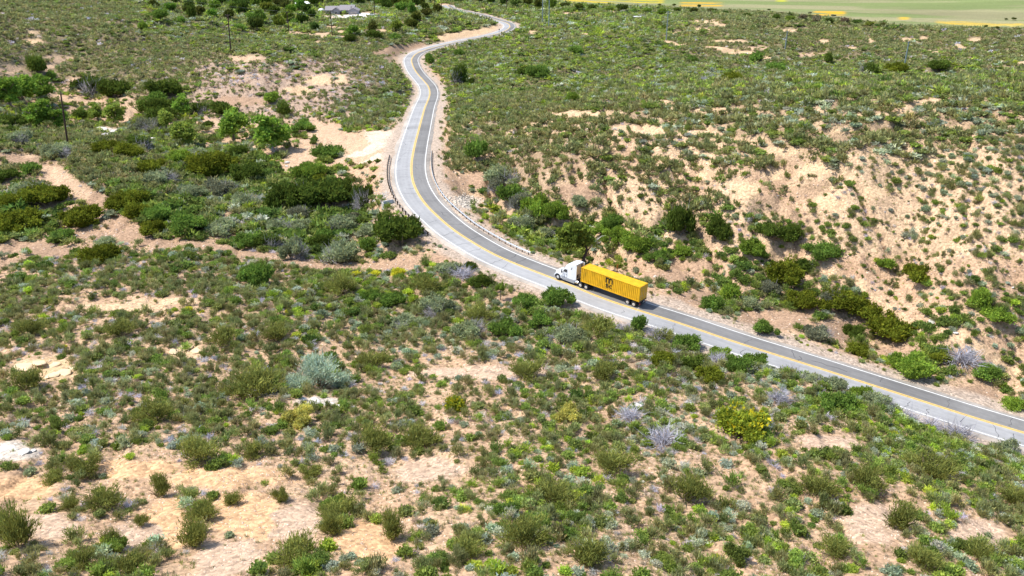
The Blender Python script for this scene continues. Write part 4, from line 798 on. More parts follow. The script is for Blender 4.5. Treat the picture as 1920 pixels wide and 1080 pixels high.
# near side of the container faces the camera: find which local side that is
near_s = 1 if (TM @ Vector((-6, 1.2, 2))).y < (TM @ Vector((-6, -1.2, 2))).y else -1
def glyph_strip(pts, w, m):
    for a, b in zip(pts, pts[1:]): m.append((a, b, w))
def logo(side):
    m = MB(); yy = side * (HWc - .004); xd = 1 if side < 0 else -1       # reading direction on that side
    cx = -5.95
    def seg(x0, z0, x1, z1, w):
        d = math.hypot(x1 - x0, z1 - z0); nx, nz = -(z1 - z0) / d * w / 2, (x1 - x0) / d * w / 2; ex, ez = (x1 - x0) / d * w * .12, (z1 - z0) / d * w * .12
        P = [(x0 - ex + nx, z0 - ez + nz), (x0 - ex - nx, z0 - ez - nz), (x1 + ex - nx, z1 + ez - nz), (x1 + ex + nx, z1 + ez + nz)]
        m.add([(cx + xd * a, yy, b) for a, b in P] + [(cx + xd * a, yy + side * .012, b) for a, b in P], [(0, 1, 2, 3), (4, 5, 6, 7), (0, 1, 5, 4), (1, 2, 6, 5), (2, 3, 7, 6), (3, 0, 4, 7)])
    def arc(x, z, rx, rz, a0, a1, w, n=9):
        P = [(x + rx * math.cos(R(a0 + (a1 - a0) * i / n)), z + rz * math.sin(R(a0 + (a1 - a0) * i / n))) for i in range(n + 1)]
        for a, b in zip(P, P[1:]): seg(*a, *b, w)
    b = 2.76; W_ = .23                                                # the m
    seg(-.62, b, -.62, b + .95, W_); seg(0, b, 0, b + .62, W_); seg(.62, b, .62, b + .62, W_)
    arc(-.31, b + .60, .31, .27, 180, 0, W_); arc(.31, b + .60, .31, .27, 180, 0, W_)
    z = 1.92; W_ = .16                                                # s c
    arc(-.33, z + .155, .26, .14, 90, -90, .0 + W_); seg(-.33, z + .015, -.62, z + .02, W_); arc(-.36, z + .155 + .13, .24, .0, 90, 270, .001) if False else None
    arc(-.36, z + .42, .24, .125, 270, 90, W_); seg(-.36, z + .545, -.12, z + .54, W_); seg(-.36, z + .295, -.33, z + .295, W_)
    arc(.42, z + .28, .27, .265, 48, 312, W_, 14)
    m.build('logo', P_LET, cn)
logo(near_s); logo(-near_s)
m = MB(); rg = random.Random(4)
for s in (near_s,):
    for col_, x in ((0, -.62), (1, -.98)):
        for k in range(11 if col_ == 0 else 8):
            z = 3.75 - k * .17; w = rg.uniform(.07, .11); m.box((x - w / 2, s * (HWc - .001) - .004, z), (x + w / 2, s * (HWc - .001) + .006, z + .09))
m.build('side_marking', P_LET, cn)

# ------------------------------------------------------------------ guard rails
GALV = mat('galvanised_steel', (.50, .54, .58), .45, .4, noise=.12, nscale=3); RUSTP = mat('dark_timber_post', (.10, .075, .055), .9, noise=.3); WEA = mat('weathered_rail', (.30, .28, .27), .7, .2, noise=.2)
def rail(pxs, off, label, m_, face, hgt=.72, postm=RUSTP, postw=.09):
    i0 = near_idx(*pxs[0], 1); i1 = near_idx(*pxs[1], 0); root = empty('guard_rail', lane_pt((i0 + i1) / 2, off)); tag(root, label, 'guard rail', 'guard rails along the bend'); C = root.location.copy()
    m = MB(); prof = [(0, .31), (.045, .27), (.08, .22), (.045, .17), (0, .155), (.045, .14), (.08, .09), (.045, .04), (0, 0)]; secs = []
    n = int((i1 - i0)); K = [i0 + (i1 - i0) * k / n for k in range(n + 1)]
    for k in K:
        a = lane_pt(k, off); b = lane_pt(k, off + .1 * face); nn = (b - a).normalized(); secs.append([tuple(a - C + nn * p[0] + Vector((0, 0, hgt - .31 + p[1]))) for p in prof] + [tuple(a - C + nn * (p[0] - .012) + Vector((0, 0, hgt - .31 + p[1]))) for p in prof[::-1]])
    m.loft(secs); m.build('rail_beam', m_, root, smooth=True)
    k = i0
    while k <= i1 + .01:
        a = lane_pt(k, off - .12 * face) - C; gz = float(ground([a.x + C.x], [a.y + C.y])[0]) - C.z; m = MB(); m.box((a.x - postw, a.y - postw, gz - .3), (a.x + postw, a.y + postw, a.z + hgt + .04)); m.build('post', postm, root); k += 1.27
rail(((812, 292), (988, 483)), -(3.65 + 1.55), 'silver steel guard rail curving along the outer dark lane of the bend', GALV, 1)
rail(((745, 300), (845, 438)), 4.1 + 1.75, 'dark weathered guard rail with stout posts by the pale lane', WEA, -1, .7, RUSTP, .13)

# ------------------------------------------------------------------ culvert headwall, rocks
CONC = mat('concrete', (.46, .45, .43), .9, noise=.15, nscale=1.5, bump=.2); BLUP = mat('pale_blue_panel', (.42, .50, .56), .5, noise=.08)
p = at(728, 384); cu_root = empty('culvert', p, R(35)); tag(cu_root, 'small concrete culvert headwall with pale blue panel below the dark guard rail', 'culvert')
m = MB(); m.box((-1.3, -.15, -1.0), (1.3, .15, 1.1)); m.box((-1.5, -.7, -1.0), (-1.3, .4, .8)); m.box((1.3, -.7, -1.0), (1.5, .4, .8)); m.build('headwall', CONC, cu_root, bevel=.04)
m = MB(); m.box((-1.15, -.21, .1), (1.15, -.153, .95)); m.build('panel', BLUP, cu_root)
ROCK = {'white': mat('pale_rock', (.64, .60, .55), .9, noise=.25, nscale=1.5, bump=.5), 'tan': mat('tan_rock', (.68, .52, .33), .95, noise=.2, nscale=1.2, bump=.6)}
def rock_np(seed, sub=2):
    import bmesh
    bm = bmesh.new(); bmesh.ops.create_icosphere(bm, subdivisions=sub, radius=1); g = np.random.default_rng(seed); v = np.array([p.co[:] for p in bm.verts]); f = np.array([[q.index for q in F_.verts] for F_ in bm.faces]); bm.free()
    for _ in range(16):
        d = unitv(g.normal(size=(1, 3)))[0]; t = g.uniform(.42, .8); e = v @ d; v = v - np.outer(np.maximum(e - t, 0), d)
    v *= g.uniform(.75, 1.15, 3); return v + g.normal(size=v.shape) * .025, f
RKM = []
for i in range(6):
    v, f = rock_np(i, 2)
    for c in ('white', 'tan'):
        me = mesh_np('rock_%s%d' % (c, i), v, f); me.materials.append(ROCK[c]); RKM.append(me)
RKL = []
def rock(px, py, wpx, hk, c, seed):
    p = at(px, py); r = wpx / (F / prj(*p)[2]) / (1.35 if wpx > 16 else 1.8); o = newobj('boulder', RKM[(seed % 6) * 2 + (0 if c == 'white' else 1)]); o.location = p + Vector((0, 0, r * hk * .25)); o.scale = (r, r * .8, r * hk); o.rotation_euler = (random.uniform(-.2, .2), random.uniform(-.2, .2), random.uniform(-.5, .5))
    RKL.append(dict(o=o, px=px, py=py, w=r, h=r * hk, kind='rock_' + c, cat='boulder'))
for k, s_ in enumerate("""1262 533 14 .7 white;1208 535 10 .6 white;1228 519 8 .6 white;1300 522 7 .6 white;1746 607 18 .6 white;1760 612 12 .5 white;1790 625 14 .5 white;1300 472 8 .7 white;1900 540 9 .6 white;1275 378 10 .6 tan;170 285 18 .4 white;158 290 14 .4 white;180 294 14 .4 white;168 298 12 .4 white;150 284 9 .4 white;
195 243 22 .3 white;210 249 18 .3 white;222 253 14 .3 white;184 246 14 .3 white;230 258 10 .4 white;288 262 14 .6 white;300 268 9 .5 white;322 262 9 .5 white;298 280 16 .3 white;356 281 7 .7 white;520 300 10 .6 white;540 306 12 .6 white;538 312 8 .5 white;462 298 9 .4 white;320 300 10 .4 tan;
45 688 50 .2 tan;75 682 40 .22 tan;100 688 36 .2 tan;122 700 34 .25 tan;95 706 30 .2 tan;60 702 28 .2 tan;135 690 20 .25 tan;40 705 24 .2 tan;498 724 34 .35 white;478 738 24 .3 white;512 736 20 .3 white;590 754 30 .25 white;612 758 26 .25 white;636 763 24 .25 white;568 750 20 .25 white;18 843 34 .2 white;42 850 26 .2 white;62 846 18 .2 white;1190 762 24 .5 white;1390 948 16 .5 white;1205 905 14 .5 white;1700 752 16 .5 tan;345 655 36 .2 tan;325 660 24 .2 tan;366 658 22 .2 tan;
280 487 10 .3 white;336 489 12 .4 white;175 448 8 .5 white;143 442 7 .5 white;1010 437 8 .7 white;1003 432 7 .6 white;1018 441 9 .5 white;1040 447 6 .6 white;1500 497 8 .5 white;1430 497 7 .4 white;1415 474 7 .7 white;1190 520 7 .5 white;935 540 6 .5 white;960 565 7 .5 white;905 548 5 .5 white""".replace('\n', '').split(';')):
    a = s_.split(); rock(float(a[0]), float(a[1]), float(a[2]), float(a[3]), a[4], k)
def heap(name, label, cx, cy, rx, ry, n, smin, smax, tint, seed, cat='rubble'):
    g = np.random.default_rng(seed); V = [rock_np(50 + i, 1) for i in range(5)]; Vd = [(v, f, np.ones((len(v), 3))) for v, f in V]; X, Y = [], []
    while len(X) < n:
        a, b = g.normal(size=2) * .5
        if a * a + b * b < 1:
            p = at(cx + a * rx, cy + b * ry); X.append(p.x); Y.append(p.y)
    X = np.array(X); Y = np.array(Y); S = g.uniform(smin, smax, n); o = bake(name, Vd, X, Y, ground(X, Y) + S * .1, np.stack([S, S * .6], 1), g.uniform(0, 6.28, n), np.array(tint)[None] * g.uniform(.75, 1.2, n)[:, None] * np.ones((n, 3)), g.integers(0, 5, n))
    o.data.materials.clear(); o.data.materials.append(STONE); tag(o, label, cat, kind='stuff')
STONE = mat('loose_stone', (.6, .5, .4), .95)
t = STONE.node_tree; a = t.nodes.new('ShaderNodeAttribute'); a.attribute_name = 'col'; t.links.new(a.outputs['Color'], t.nodes['Principled BSDF'].inputs['Base Color'])
heap('rubble', 'pale rock riprap spread below the outer side of the bend', 868, 378, 44, 16, 260, .18, .5, (.66, .58, .48), 1)
heap('rubble', 'grey stones in the wash left of the dark guard rail', 712, 372, 24, 16, 150, .15, .4, (.58, .54, .50), 2)
heap('rubble', 'flat pale slabs and stones in the wash behind the left utility pole', 205, 250, 34, 9, 120, .25, .7, (.74, .70, .66), 3)
heap('rubble', 'tumbled pale stones on the scrub slope right of the left utility pole', 168, 290, 20, 10, 60, .25, .6, (.70, .66, .60), 4)
heap('rubble', 'broken pale stones along the streambed between the leafy trees', 305, 268, 34, 14, 110, .18, .5, (.66, .6, .54), 5)
# loose stones everywhere on the open ground
def pebbles():
    g = np.random.default_rng(77); V = [(lambda q: (q[0], q[1], np.ones((len(q[0]), 3))))(rock_np(80 + i, 1)) for i in range(3)]; X, Y, S = [], [], []
    for y0, y1, n, a, b in ((38, 95, 42000, .04, .19), (95, 180, 20000, .08, .32), (150, 300, 9000, .16, .55)):
        y = np.sqrt(g.uniform(y0 ** 2, y1 ** 2, n)); x = g.uniform(-.75, .75, n) * y; X.append(x); Y.append(y); S.append(a + (b - a) * g.random(n) ** 3)
    X = np.concatenate(X); Y = np.concatenate(Y); S = np.concatenate(S); rd, ro, rz = road_info(X, Y); k = (rd > 5.6) & (fbm(X, Y, 6, 3, 66) > .42); X, Y, S = X[k], Y[k], S[k]; n = len(X)
    o = bake('gravel', V, X, Y, ground(X, Y) - S * .1, np.stack([S, S * .7], 1), g.uniform(0, 6.28, n), np.array([.62, .49, .39])[None] * g.uniform(.6, 1.4, n)[:, None], g.integers(0, 3, n)); o.data.materials.clear(); o.data.materials.append(STONE); tag(o, 'loose pinkish stones strewn over the open sand', 'gravel', kind='stuff')
pebbles()
# dry tufts and twigs between the shrubs
def tufts():
    g = np.random.default_rng(78); V = []
    for i in range(5):
        gg = np.random.default_rng(900 + i); n = 26; az = gg.uniform(0, 6.28, n); tl = gg.uniform(.1, 1.2, n); D = np.stack([np.cos(az) * np.sin(tl), np.sin(az) * np.sin(tl), np.cos(tl)], 1); v = tris(D * .1 + gg.normal(size=(n, 3)) * [.25, .25, .02], D, gg.uniform(.5, 1, n), np.full(n, .09), gg); V.append((v, np.arange(len(v)).reshape(-1, 3), gg.uniform(.8, 1.2, n)[:, None].repeat(3, 0).repeat(3, 1)))
    X, Y, S = [], [], []
    for y0, y1, n, a, b in ((38, 100, 34000, .14, .44), (100, 180, 22000, .22, .55), (150, 300, 9000, .3, .6)):
        y = np.sqrt(g.uniform(y0 ** 2, y1 ** 2, n)); x = g.uniform(-.75, .75, n) * y; X.append(x); Y.append(y); S.append(g.uniform(a, b, n))
    X = np.concatenate(X); Y = np.concatenate(Y); S = np.concatenate(S); d, bare, tone, px, py = cover(X, Y, ground(X, Y)); rd, ro, rz = road_info(X, Y); k = (rd > 6.2) & (g.random(len(X)) < (.1 + d * .9) * (1 - bare * .97)); X, Y, S = X[k], Y[k], S[k]; n = len(X)
    C = np.array([(.38,.31,.19),(.29,.28,.16),(.42,.38,.29),(.26,.29,.10),(.36,.40,.11),(.24,.30,.09)])[g.integers(0, 6, n)] * g.uniform(.8, 1.2, n)[:, None]
    o = bake('dry_grass', V, X, Y, ground(X, Y), np.stack([S, S * 1.0], 1), g.uniform(0, 6.28, n), C, g.integers(0, 5, n)); tag(o, 'dry tufts and twigs between the shrubs', 'grass', kind='stuff')
tufts()

# ------------------------------------------------------------------ poles and wires
WOODP = mat('creosoted_pole', (.075, .045, .035), .85, noise=.3, nscale=3); STEEL = mat('grey_green_pole', (.25, .31, .33), .5, .3, noise=.1); WIRE = mat('wire', (.20, .20, .21), .9); CER = mat('insulator', (.45, .40, .38), .3)
tops = {}
def pole(key, px, py, hpx, label, steel=False, arm=2.4, twin=0, rz=0.3, name='utility_pole', group=None, lean=0):
    p = at(px, py); s = F / prj(*p)[2]; dep = math.atan2(CH - p.z, p.y); h = hpx / s / math.cos(dep); root = empty(name, p, rz); tag(root, label, 'pole', group); r = .29 if not steel else .33; lc, ls_ = lean * math.cos(-rz), lean * math.sin(-rz)
    mm = STEEL if steel else WOODP; r *= 1.15 if p.y > 350 else 1
    m = MB(); m.tube([(0, 0, -.6), (lc * h, ls_ * h, h)], [r, r * .65], 10); m.build('shaft', mm, root, smooth=True)
    if arm:
        zz = h - .35; x0 = 0; m = MB(); m.box((x0 - arm / 2, -.2, zz - .09), (x0 + arm / 2, -.08, zz + .09)); m.tube([(x0 - arm * .3, -.14, zz), (x0, -.14, zz - .8)], .03); m.tube([(x0 + arm * .3, -.14, zz), (x0, -.14, zz - .8)], .03); a = m.build('crossarm', mm, root); a.location = (lc * zz, ls_ * zz, 0)
        for q in (-.46, 0.0, .46):
            m = MB(); m.tube([(x0 + q * arm, -.14, zz + .09), (x0 + q * arm, -.14, zz + .34)], [.06, .035], 8); m.build('insulator', CER, a)
    M_ = Matrix.Translation(p) @ Matrix.Rotation(rz, 4, 'Z'); tops[key] = [M_ @ Vector((lc * h + q * (arm or 1), ls_ * h - .14, h)) for q in (-.46, 0, .46)]; return root
GP = 'wooden utility poles on the left side'; GS = 'tall grey power poles beyond the valley'
pole('A', 127, 272, 95, 'brown wooden utility pole standing on the scrub slope at far left', rz=-.6, lean=.085, group=GP)
pole('B', 433, 98, 67, 'dark wooden utility pole above the bare left hill', rz=-.5, lean=.05, group=GP)
pole('C', 542, 62, 38, 'wooden utility pole in the scrub left of the far house', rz=.2, group=GP)
pole('D', 623, 66, 40, 'wooden utility pole in front of the grey house', rz=.2, group=GP)
pole('E', 703, 31, 34, 'dark utility pole beside the driveway of the grey house', rz=.2, group=GP)
pole('F', 738, 8, 26, 'small distant utility pole right of the house driveway', arm=1.5, group=GP)
pole('G', 877, 6, 20, 'thin distant pole beyond the farthest stretch of road', arm=1.2, group=GS)
pole('J', 950, 22, 40, 'wooden pole standing behind the far road loop', arm=2, group=GS)
pole('H', 1017, 46, 66, 'left post of the pair of grey power poles right of the road loop', True, 0, group=GS); pole('I', 1029, 53, 72, 'right post of the pair of grey power poles right of the road loop', True, 0, group=GS)
pole('K', 1249, 76, 52, 'grey power pole at the head of the long sandy track', True, 2.4, group=GS); pole('L', 1695, 127, 47, 'grey power pole among the far right thickets', True, 2.4, group=GS); pole('M', 1472, 92, 32, 'thin grey power pole between two taller ones in the middle of the far scrub', True, 2, group=GS)
def wire(name, label, spans, sag, r=.014):
    m = MB()
    for a, b in spans:
        a = Vector(a); b = Vector(b); L_ = (b - a).length; P_ = [a.lerp(b, i / 18) - Vector((0, 0, 4 * sag * (i / 18) * (1 - i / 18))) for i in range(19)]; m.tube(P_, r, 4, cap=False)
    o = m.build(name, WIRE); tag(o, label, 'wire')
offl = at(0, 300) + Vector((-38, -40, 17))
for q, w in ((0, 'outer left'), (1, 'middle'), (2, 'outer right')):
    wire('power_line', 'overhead wire on the %s insulators between the two nearest wooden poles' % w, [(offl + Vector((q * 1.1, 0, 0)), tops['A'][q]), (tops['A'][q], tops['B'][q])], 2.6)
endl = at(250, 4) + Vector((0, 0, 7))
for q, w in ((0, 'left'), (2, 'right')):
    wire('power_line', 'thin overhead wire across the top left scrub, on the %s ends of the crossarms' % w, [(endl + Vector((0, q, 0)), tops['C'][q]), (tops['C'][q], tops['D'][q]), (tops['D'][q], tops['E'][q])], 1.5, .016)
wire('power_line', 'faint overhead wire from the pole pair to the sandy track pole', [(tops['I'][1], tops['K'][1]), (tops['K'][1], tops['M'][1]), (tops['M'][1], tops['L'][1])], 5, .014)

# ------------------------------------------------------------------ house, sheds, tanks, far small things
SID = mat('blue_grey_siding', (.30, .31, .36), .8, noise=.08); RFM = mat('grey_shingles', (.27, .25, .26), .9, noise=.15, nscale=2); TRIM = mat('white_trim', (.78, .78, .78), .6); WING = mat('window_glass', (.08, .10, .13), .15, spec=.7); GARD = mat('garage_door', (.50, .46, .45), .6); WHT = mat('white_tank', (.82, .83, .83), .5)
hb = at(641, 27); hs_ = F / prj(*hb)[2]; Wm = 62 / hs_; house = empty('house', hb + Vector((0, 2, -.3)), R(3)); tag(house, 'grey single storey house with gabled roofs at the top of the photo', 'house')
k = Wm / 26.0
def hbox(m, x0, y0, x1, y1, z0, z1): m.box((x0 * k, y0 * k, z0 * k), (x1 * k, y1 * k, z1 * k))
def gable_x(m, x0, x1, y0, y1, z, rise, ov=.6):    # ridge along x
    ym = (y0 + y1) / 2; q = [(x0 - ov, y0 - ov, z - .15), (x0 - ov, ym, z + rise), (x0 - ov, y1 + ov, z - .15)]; v = [(a * k, b * k, c * k) for a, b, c in q + [(x1 + ov, b, c) for a, b, c in q]]; v += [(a, b, c + .25 * k) for a, b, c in v]
    m.add(v, [(6, 7, 10, 9), (7, 8, 11, 10), (0, 3, 4, 1), (1, 4, 5, 2), (0, 1, 7, 6), (1, 2, 8, 7), (3, 9, 10, 4), (4, 10, 11, 5), (0, 6, 9, 3), (2, 5, 11, 8)])
def gable_y(m, x0, x1, y0, y1, z, rise, ov=.6):
    xm = (x0 + x1) / 2; q = [(x0 - ov, y0 - ov, z - .15), (xm, y0 - ov, z + rise), (x1 + ov, y0 - ov, z - .15)]; v = [(a * k, b * k, c * k) for a, b, c in q + [(a, y1 + ov, c) for a, b, c in q]]; v += [(a, b, c + .25 * k) for a, b, c in v]
    m.add(v, [(6, 7, 10, 9), (7, 8, 11, 10), (0, 3, 4, 1), (1, 4, 5, 2), (0, 1, 7, 6), (1, 2, 8, 7), (3, 9, 10, 4), (4, 10, 11, 5), (0, 6, 9, 3), (2, 5, 11, 8)])
m = MB(); hbox(m, -13, 0, 6, 11, 0, 3.2); hbox(m, 5.5, -4, 13, 8, 0.01, 3.1); hbox(m, -7.5, -2.5, -1.5, 1, .01, 3.0)
def tri_y(m, x0, x1, y, z, h): m.add([(x0 * k, y * k, z * k), (x1 * k, y * k, z * k), ((x0 + x1) / 2 * k, y * k, (z + h) * k), (x0 * k, (y + .3) * k, z * k), (x1 * k, (y + .3) * k, z * k), ((x0 + x1) / 2 * k, (y + .3) * k, (z + h) * k)], [(0, 1, 2), (3, 5, 4), (0, 2, 5, 3), (1, 4, 5, 2)])
tri_y(m, 5.5, 13, -4, 3.1, 1.9); tri_y(m, -7.5, -1.5, -2.5, 3.0, 2.2); m.build('wall', SID, house)
m = MB(); gable_x(m, -13, 6, 0, 11, 3.2, 2.6); gable_y(m, 5.5, 13, -4, 8, 3.1, 2.0); gable_y(m, -7.5, -1.5, -2.5, 5, 3.0, 2.3); gable_x(m, -2, 9, 3, 13, 3.9, 2.4); m.build('roof', RFM, house)
m = MB(); hbox(m, 7, -4.12, 11.8, -4.003, .1, 2.5); m.build('garage_door', GARD, house)
for x0, x1, y, z0, z1 in ((-12, -11, 0, 1, 2.5), (-10.3, -9.2, 0, 1, 2.5), (-.8, .4, 0, .9, 2.6), (1.4, 2.6, 0, .9, 2.6), (3.4, 4.4, 0, 1, 2.5), (-5.4, -3.6, -2.5, 1, 2.5)):
    m = MB(); hbox(m, x0 - .15, y - .06, x1 + .15, y - .003, z0 - .15, z1 + .15); w = m.build('window', TRIM, house); m = MB(); hbox(m, x0, y - .09, x1, y - .062, z0, z1); m.build('pane', WING, w)
m = MB(); hbox(m, -8.6, -.06, -7.7, -.003, .05, 2.3); m.build('door', TRIM, house)
dv = at(690, 27); m = MB(); vv = [unp(672, 29.5, dv.z), unp(700, 31, dv.z), unp(712, 27, dv.z), unp(700, 24.5, dv.z), unp(674, 22.5, dv.z), unp(650, 32, dv.z), unp(625, 28, dv.z), unp(625, 31, dv.z)]
def patchmesh(name, pts, m_, dz=.12):
    n = 14; c = np.mean([(p[0], p[1]) for p in pts], 0); V_ = [(c[0], c[1])] + [(p[0], p[1]) for p in pts]; V3 = []
    P2 = np.array(pts)[:, :2]; ring = 5; V3 = [(c[0], c[1])]; 
    for r_ in range(1, ring + 1):
        for i in range(len(P2)): V3.append(tuple(c + (P2[i] - c) * r_ / ring))
    V3 = np.array(V3); Z3 = ground(V3[:, 0], V3[:, 1]) + dz; f_ = []; L_ = len(P2)
    for i in range(L_): f_.append((0, 1 + i, 1 + (i + 1) % L_))
    for r_ in range(ring - 1):
        for i in range(L_): a = 1 + r_ * L_ + i; b = 1 + r_ * L_ + (i + 1) % L_; f_.append((a, b, b + L_)); f_.append((a, b + L_, a + L_))
    o = newobj(name, mesh_np(name, np.column_stack([V3, Z3]), np.array(f_)), m_); o['kind'] = 'structure'; return o
PAV = mat('pale_driveway', (.66, .62, .58), .9, noise=.1)
patchmesh('driveway', [tuple(at(*q))[:2] for q in ((622, 29), (632, 34), (655, 35), (676, 33), (700, 32.5), (714, 29), (700, 25), (676, 24.5), (668, 28), (640, 29))], PAV, .25)
def tank(px, py, wpx, label, dome=False):
    p = at(px, py); s = F / prj(*p)[2]; r = wpx / s / 2; root = empty('water_tank', p); tag(root, label, 'tank'); m = MB(); h = r * 1.1
    if dome: secs = [[(r * math.cos(a) * q, r * math.sin(a) * q, z) for a in [6.283 * i / 20 for i in range(20)]] for q, z in ((1, -.3), (1, h * .5), (.9, h * .85), (.6, h * 1.1), (.2, h * 1.2))]
    else: secs = [[(r * math.cos(a) * q, r * math.sin(a) * q, z) for a in [6.283 * i / 20 for i in range(20)]] for q, z in ((1, -.3), (1, h), (.15, h * 1.25))]
    m.loft(secs); m.build('shell', WHT, root, smooth=True); m = MB(); m.tube([(0, 0, h * 1.2), (0, 0, h * 1.35)], .25, 8); m.build('hatch', P_GREY, root)
tank(603, 24, 12, 'white domed tank at the left end of the grey house', True); tank(593, 25, 5, 'small pale blue water tank left of the white domed tank')
def carv(px, py, label, m_, rz, L_=4.8):
    p = at(px, py); root = empty('parked_car', p, rz); tag(root, label, 'car'); m = MB()
    S = [(-L_ / 2, .55, .95, .80), (-L_ / 2 + .2, .4, 1.05, .88), (-L_ * .22, .4, 1.1, .9), (L_ * .15, .4, 1.08, .9), (L_ * .42, .4, .95, .86), (L_ / 2, .5, .8, .75)]
    m.loft([[(x, -w, a), (x, -w, b * .9), (x, -w * .85, b), (x, w * .85, b), (x, w, b * .9), (x, w, a)] for x, a, b, w in S]); m.build('body', m_, root, smooth=True)
    m = MB(); m.loft([[(x, -w, 1.0), (x, -w * .85, z), (x, w * .85, z), (x, w, 1.0)] for x, z, w in ((-L_ * .4, 1.06, .84), (-L_ * .3, 1.55, .8), (L_ * .02, 1.58, .8), (L_ * .2, 1.06, .84))]); m.build('window', P_GLASS, root)
    for x in (-L_ * .3, L_ * .31):
        for y in (-.86, .86): wheel(root, x, y, .34, .22)
carv(699, 29.5, 'white car parked on the driveway beside the pole', P_WHITE, .2, 6); carv(713, 33, 'small white car half hidden in scrub right of the driveway', P_WHITE, .0)
p = at(568, 12); s = F / prj(*p)[2]; root = empty('shed', p, R(5)); tag(root, 'long low white-roofed shed among trees left of the house', 'shed'); q = 13 / s
m = MB(); m.box((-q, -2.5, -.3), (q, 2.5, 2.4)); m.build('wall', SID, root); m = MB(); m.add([(-q - .5, -3.2, 2.35), (q + .5, -3.2, 2.35), (q + .5, 3.2, 3.6), (-q - .5, 3.2, 3.6), (-q - .5, -3.2, 2.5), (q + .5, -3.2, 2.5), (q + .5, 3.2, 3.75), (-q - .5, 3.2, 3.75)], [(0, 3, 2, 1), (4, 5, 6, 7), (0, 1, 5, 4), (1, 2, 6, 5), (2, 3, 7, 6), (3, 0, 4, 7)]); m.build('roof', WHT, root)
p = at(1194, 38); s = F / prj(*p)[2]; root = empty('shed', p, R(-14)); tag(root, 'small white block hut with flat roof standing alone on far scrub', 'shed'); q = 7 / s
m = MB(); m.box((-q, -q * .6, -.4), (q, q * .6, q * .9)); m.build('wall', mat('dusty_wall', (.62, .56, .5), .9), root); m = MB(); m.box((-q - .3, -q * .6 - .3, q * .9), (q + .3, q * .6 + .3, q * .9 + .25)); m.build('roof', WHT, root); m = MB(); m.box((-.2 * q, -q * .6 - .04, 0), (.25 * q, -q * .6 - .003, q * .7)); m.build('door', P_DARK, root)
RUST = mat('rusty_metal', (.42, .17, .04), .8, noise=.3, nscale=4)
p = at(1157, 510); root = empty('marker_post', p, .4); tag(root, 'bent rusty metal marker post standing behind the yellow container', 'post'); m = MB(); m.tube([(0, 0, -.2), (.0, 0, .8)], .09, 8); m.build('post', RUST, root); m = MB(); m.loft([[(-.16, -.03, .7), (.16, -.03, .7), (.16, .03, .7), (-.16, .03, .7)], [(-.18, -.05, 1.2), (.16, -.02, 1.2), (.16, .04, 1.2), (-.18, .02, 1.2)], [(-.10, -.1, 1.75), (.24, -.04, 1.8), (.24, .02, 1.8), (-.10, -.04, 1.75)]]); m.build('plate', RUST, root, bevel=.01)
p = at(936, 61); root = empty('marker_post', p, 0); tag(root, 'small dark marker post on the verge inside the far road loop', 'post'); m = MB(); m.tube([(0, 0, -.2), (0, 0, 2.2)], .12, 6); m.build('post', P_DARK, root); m = MB(); m.box((-.35, -.16, 1.6), (.35, -.125, 2.4)); m.build('plate', P_DARK, root)
# the leaning tree behind the cab, with dark trunk and bare white limbs; the lollipop tree; the bare-branched tree
BARK = mat('dark_bark', (.06, .045, .04), .9, noise=.3); PALEW = mat('bleached_wood', (.62, .60, .58), .8, noise=.15)
p = at(1090, 497); s = F / prj(*p)[2]; root = empty('leaning_tree', p, 0); tag(root, 'leaning green tree with dark trunk and bare white limb right behind the cab', 'tree')
H_ = 76 / s; m = MB(); m.tube([(.3, 0, -.2), (.5, 0, H_ * .2), (1.1, .2, H_ * .38), (.6, .3, H_ * .6), (0, .2, H_ * .8)], [.38, .32, .25, .16, .06], 8); m.tube([(1.1, .2, H_ * .38), (2.0, 0, H_ * .5), (2.3, 0, H_ * .62)], [.16, .1, .04], 6); m.tube([(.7, .2, H_ * .5), (-1.2, .2, H_ * .62)], [.12, .03], 6); m.build('trunk', BARK, root, smooth=True)
m = MB()
for k_ in range(9):
    a = Vector((1.8, 0, H_ * .48)); b = a + Vector((random.uniform(.3, 2.2), random.uniform(-.8, .8), random.uniform(-.6, 2.6))); c = b + Vector((random.uniform(0, .9), random.uniform(-.3, .3), random.uniform(-.5, .8))); m.tube([a, (a + b) / 2 + Vector((0, 0, .25)), b, c], [.07, .055, .04, .015], 5)
m.build('bare_limb', PALEW, root)
cr_ = newobj('crown', mesh_np('crown', *fol(999, 3800, [(-.25, 0, .62, .34, .3), (.15, .1, .78, .30, .26), (-.5, .05, .5, .26, .24), (-.1, -.1, .95, .26, .2), (.35, 0, .6, .2, .2), (-.55, .1, .78, .22, .2), (.05, .2, .5, .24, .22), (-.35, 0, .95, .2, .18)], .09, .08, .1, core=False)), LEAF, root); cr_.scale = (H_ * .75, H_ * .75, H_ * .98); cr_.color = (.22, .30, .055, 1); cr_.location = (-.6, 0, 0)
p = at(938, 562); s = F / prj(*p)[2]; root = empty('round_tree', p, 0); tag(root, 'small round-headed tree on a thin stem beside the pale road shoulder', 'tree'); H_ = 42 / s
m = MB(); m.tube([(0, 0, -.1), (.05, 0, H_ * .35), (0, 0, H_ * .6)], [.09, .07, .05], 6); m.tube([(0, 0, H_ * .4), (.5, 0, H_ * .7)], .03, 5); m.tube([(0, 0, H_ * .4), (-.5, .1, H_ * .7)], .03, 5); m.build('trunk', TWIG, root)
c_ = newobj('crown', me_of('bush2', g_bush[2]), None, root); c_.scale = (12 / s, 12 / s, 22 / s); c_.location = (0, 0, H_ * .42); c_.color = (.26, .36, .06, 1)
p = at(514, 285); root = empty('bleached_snag', p, 0); tag(root, 'bleached bare branches standing in front of the broad leafy tree', 'dead tree'); m = MB()
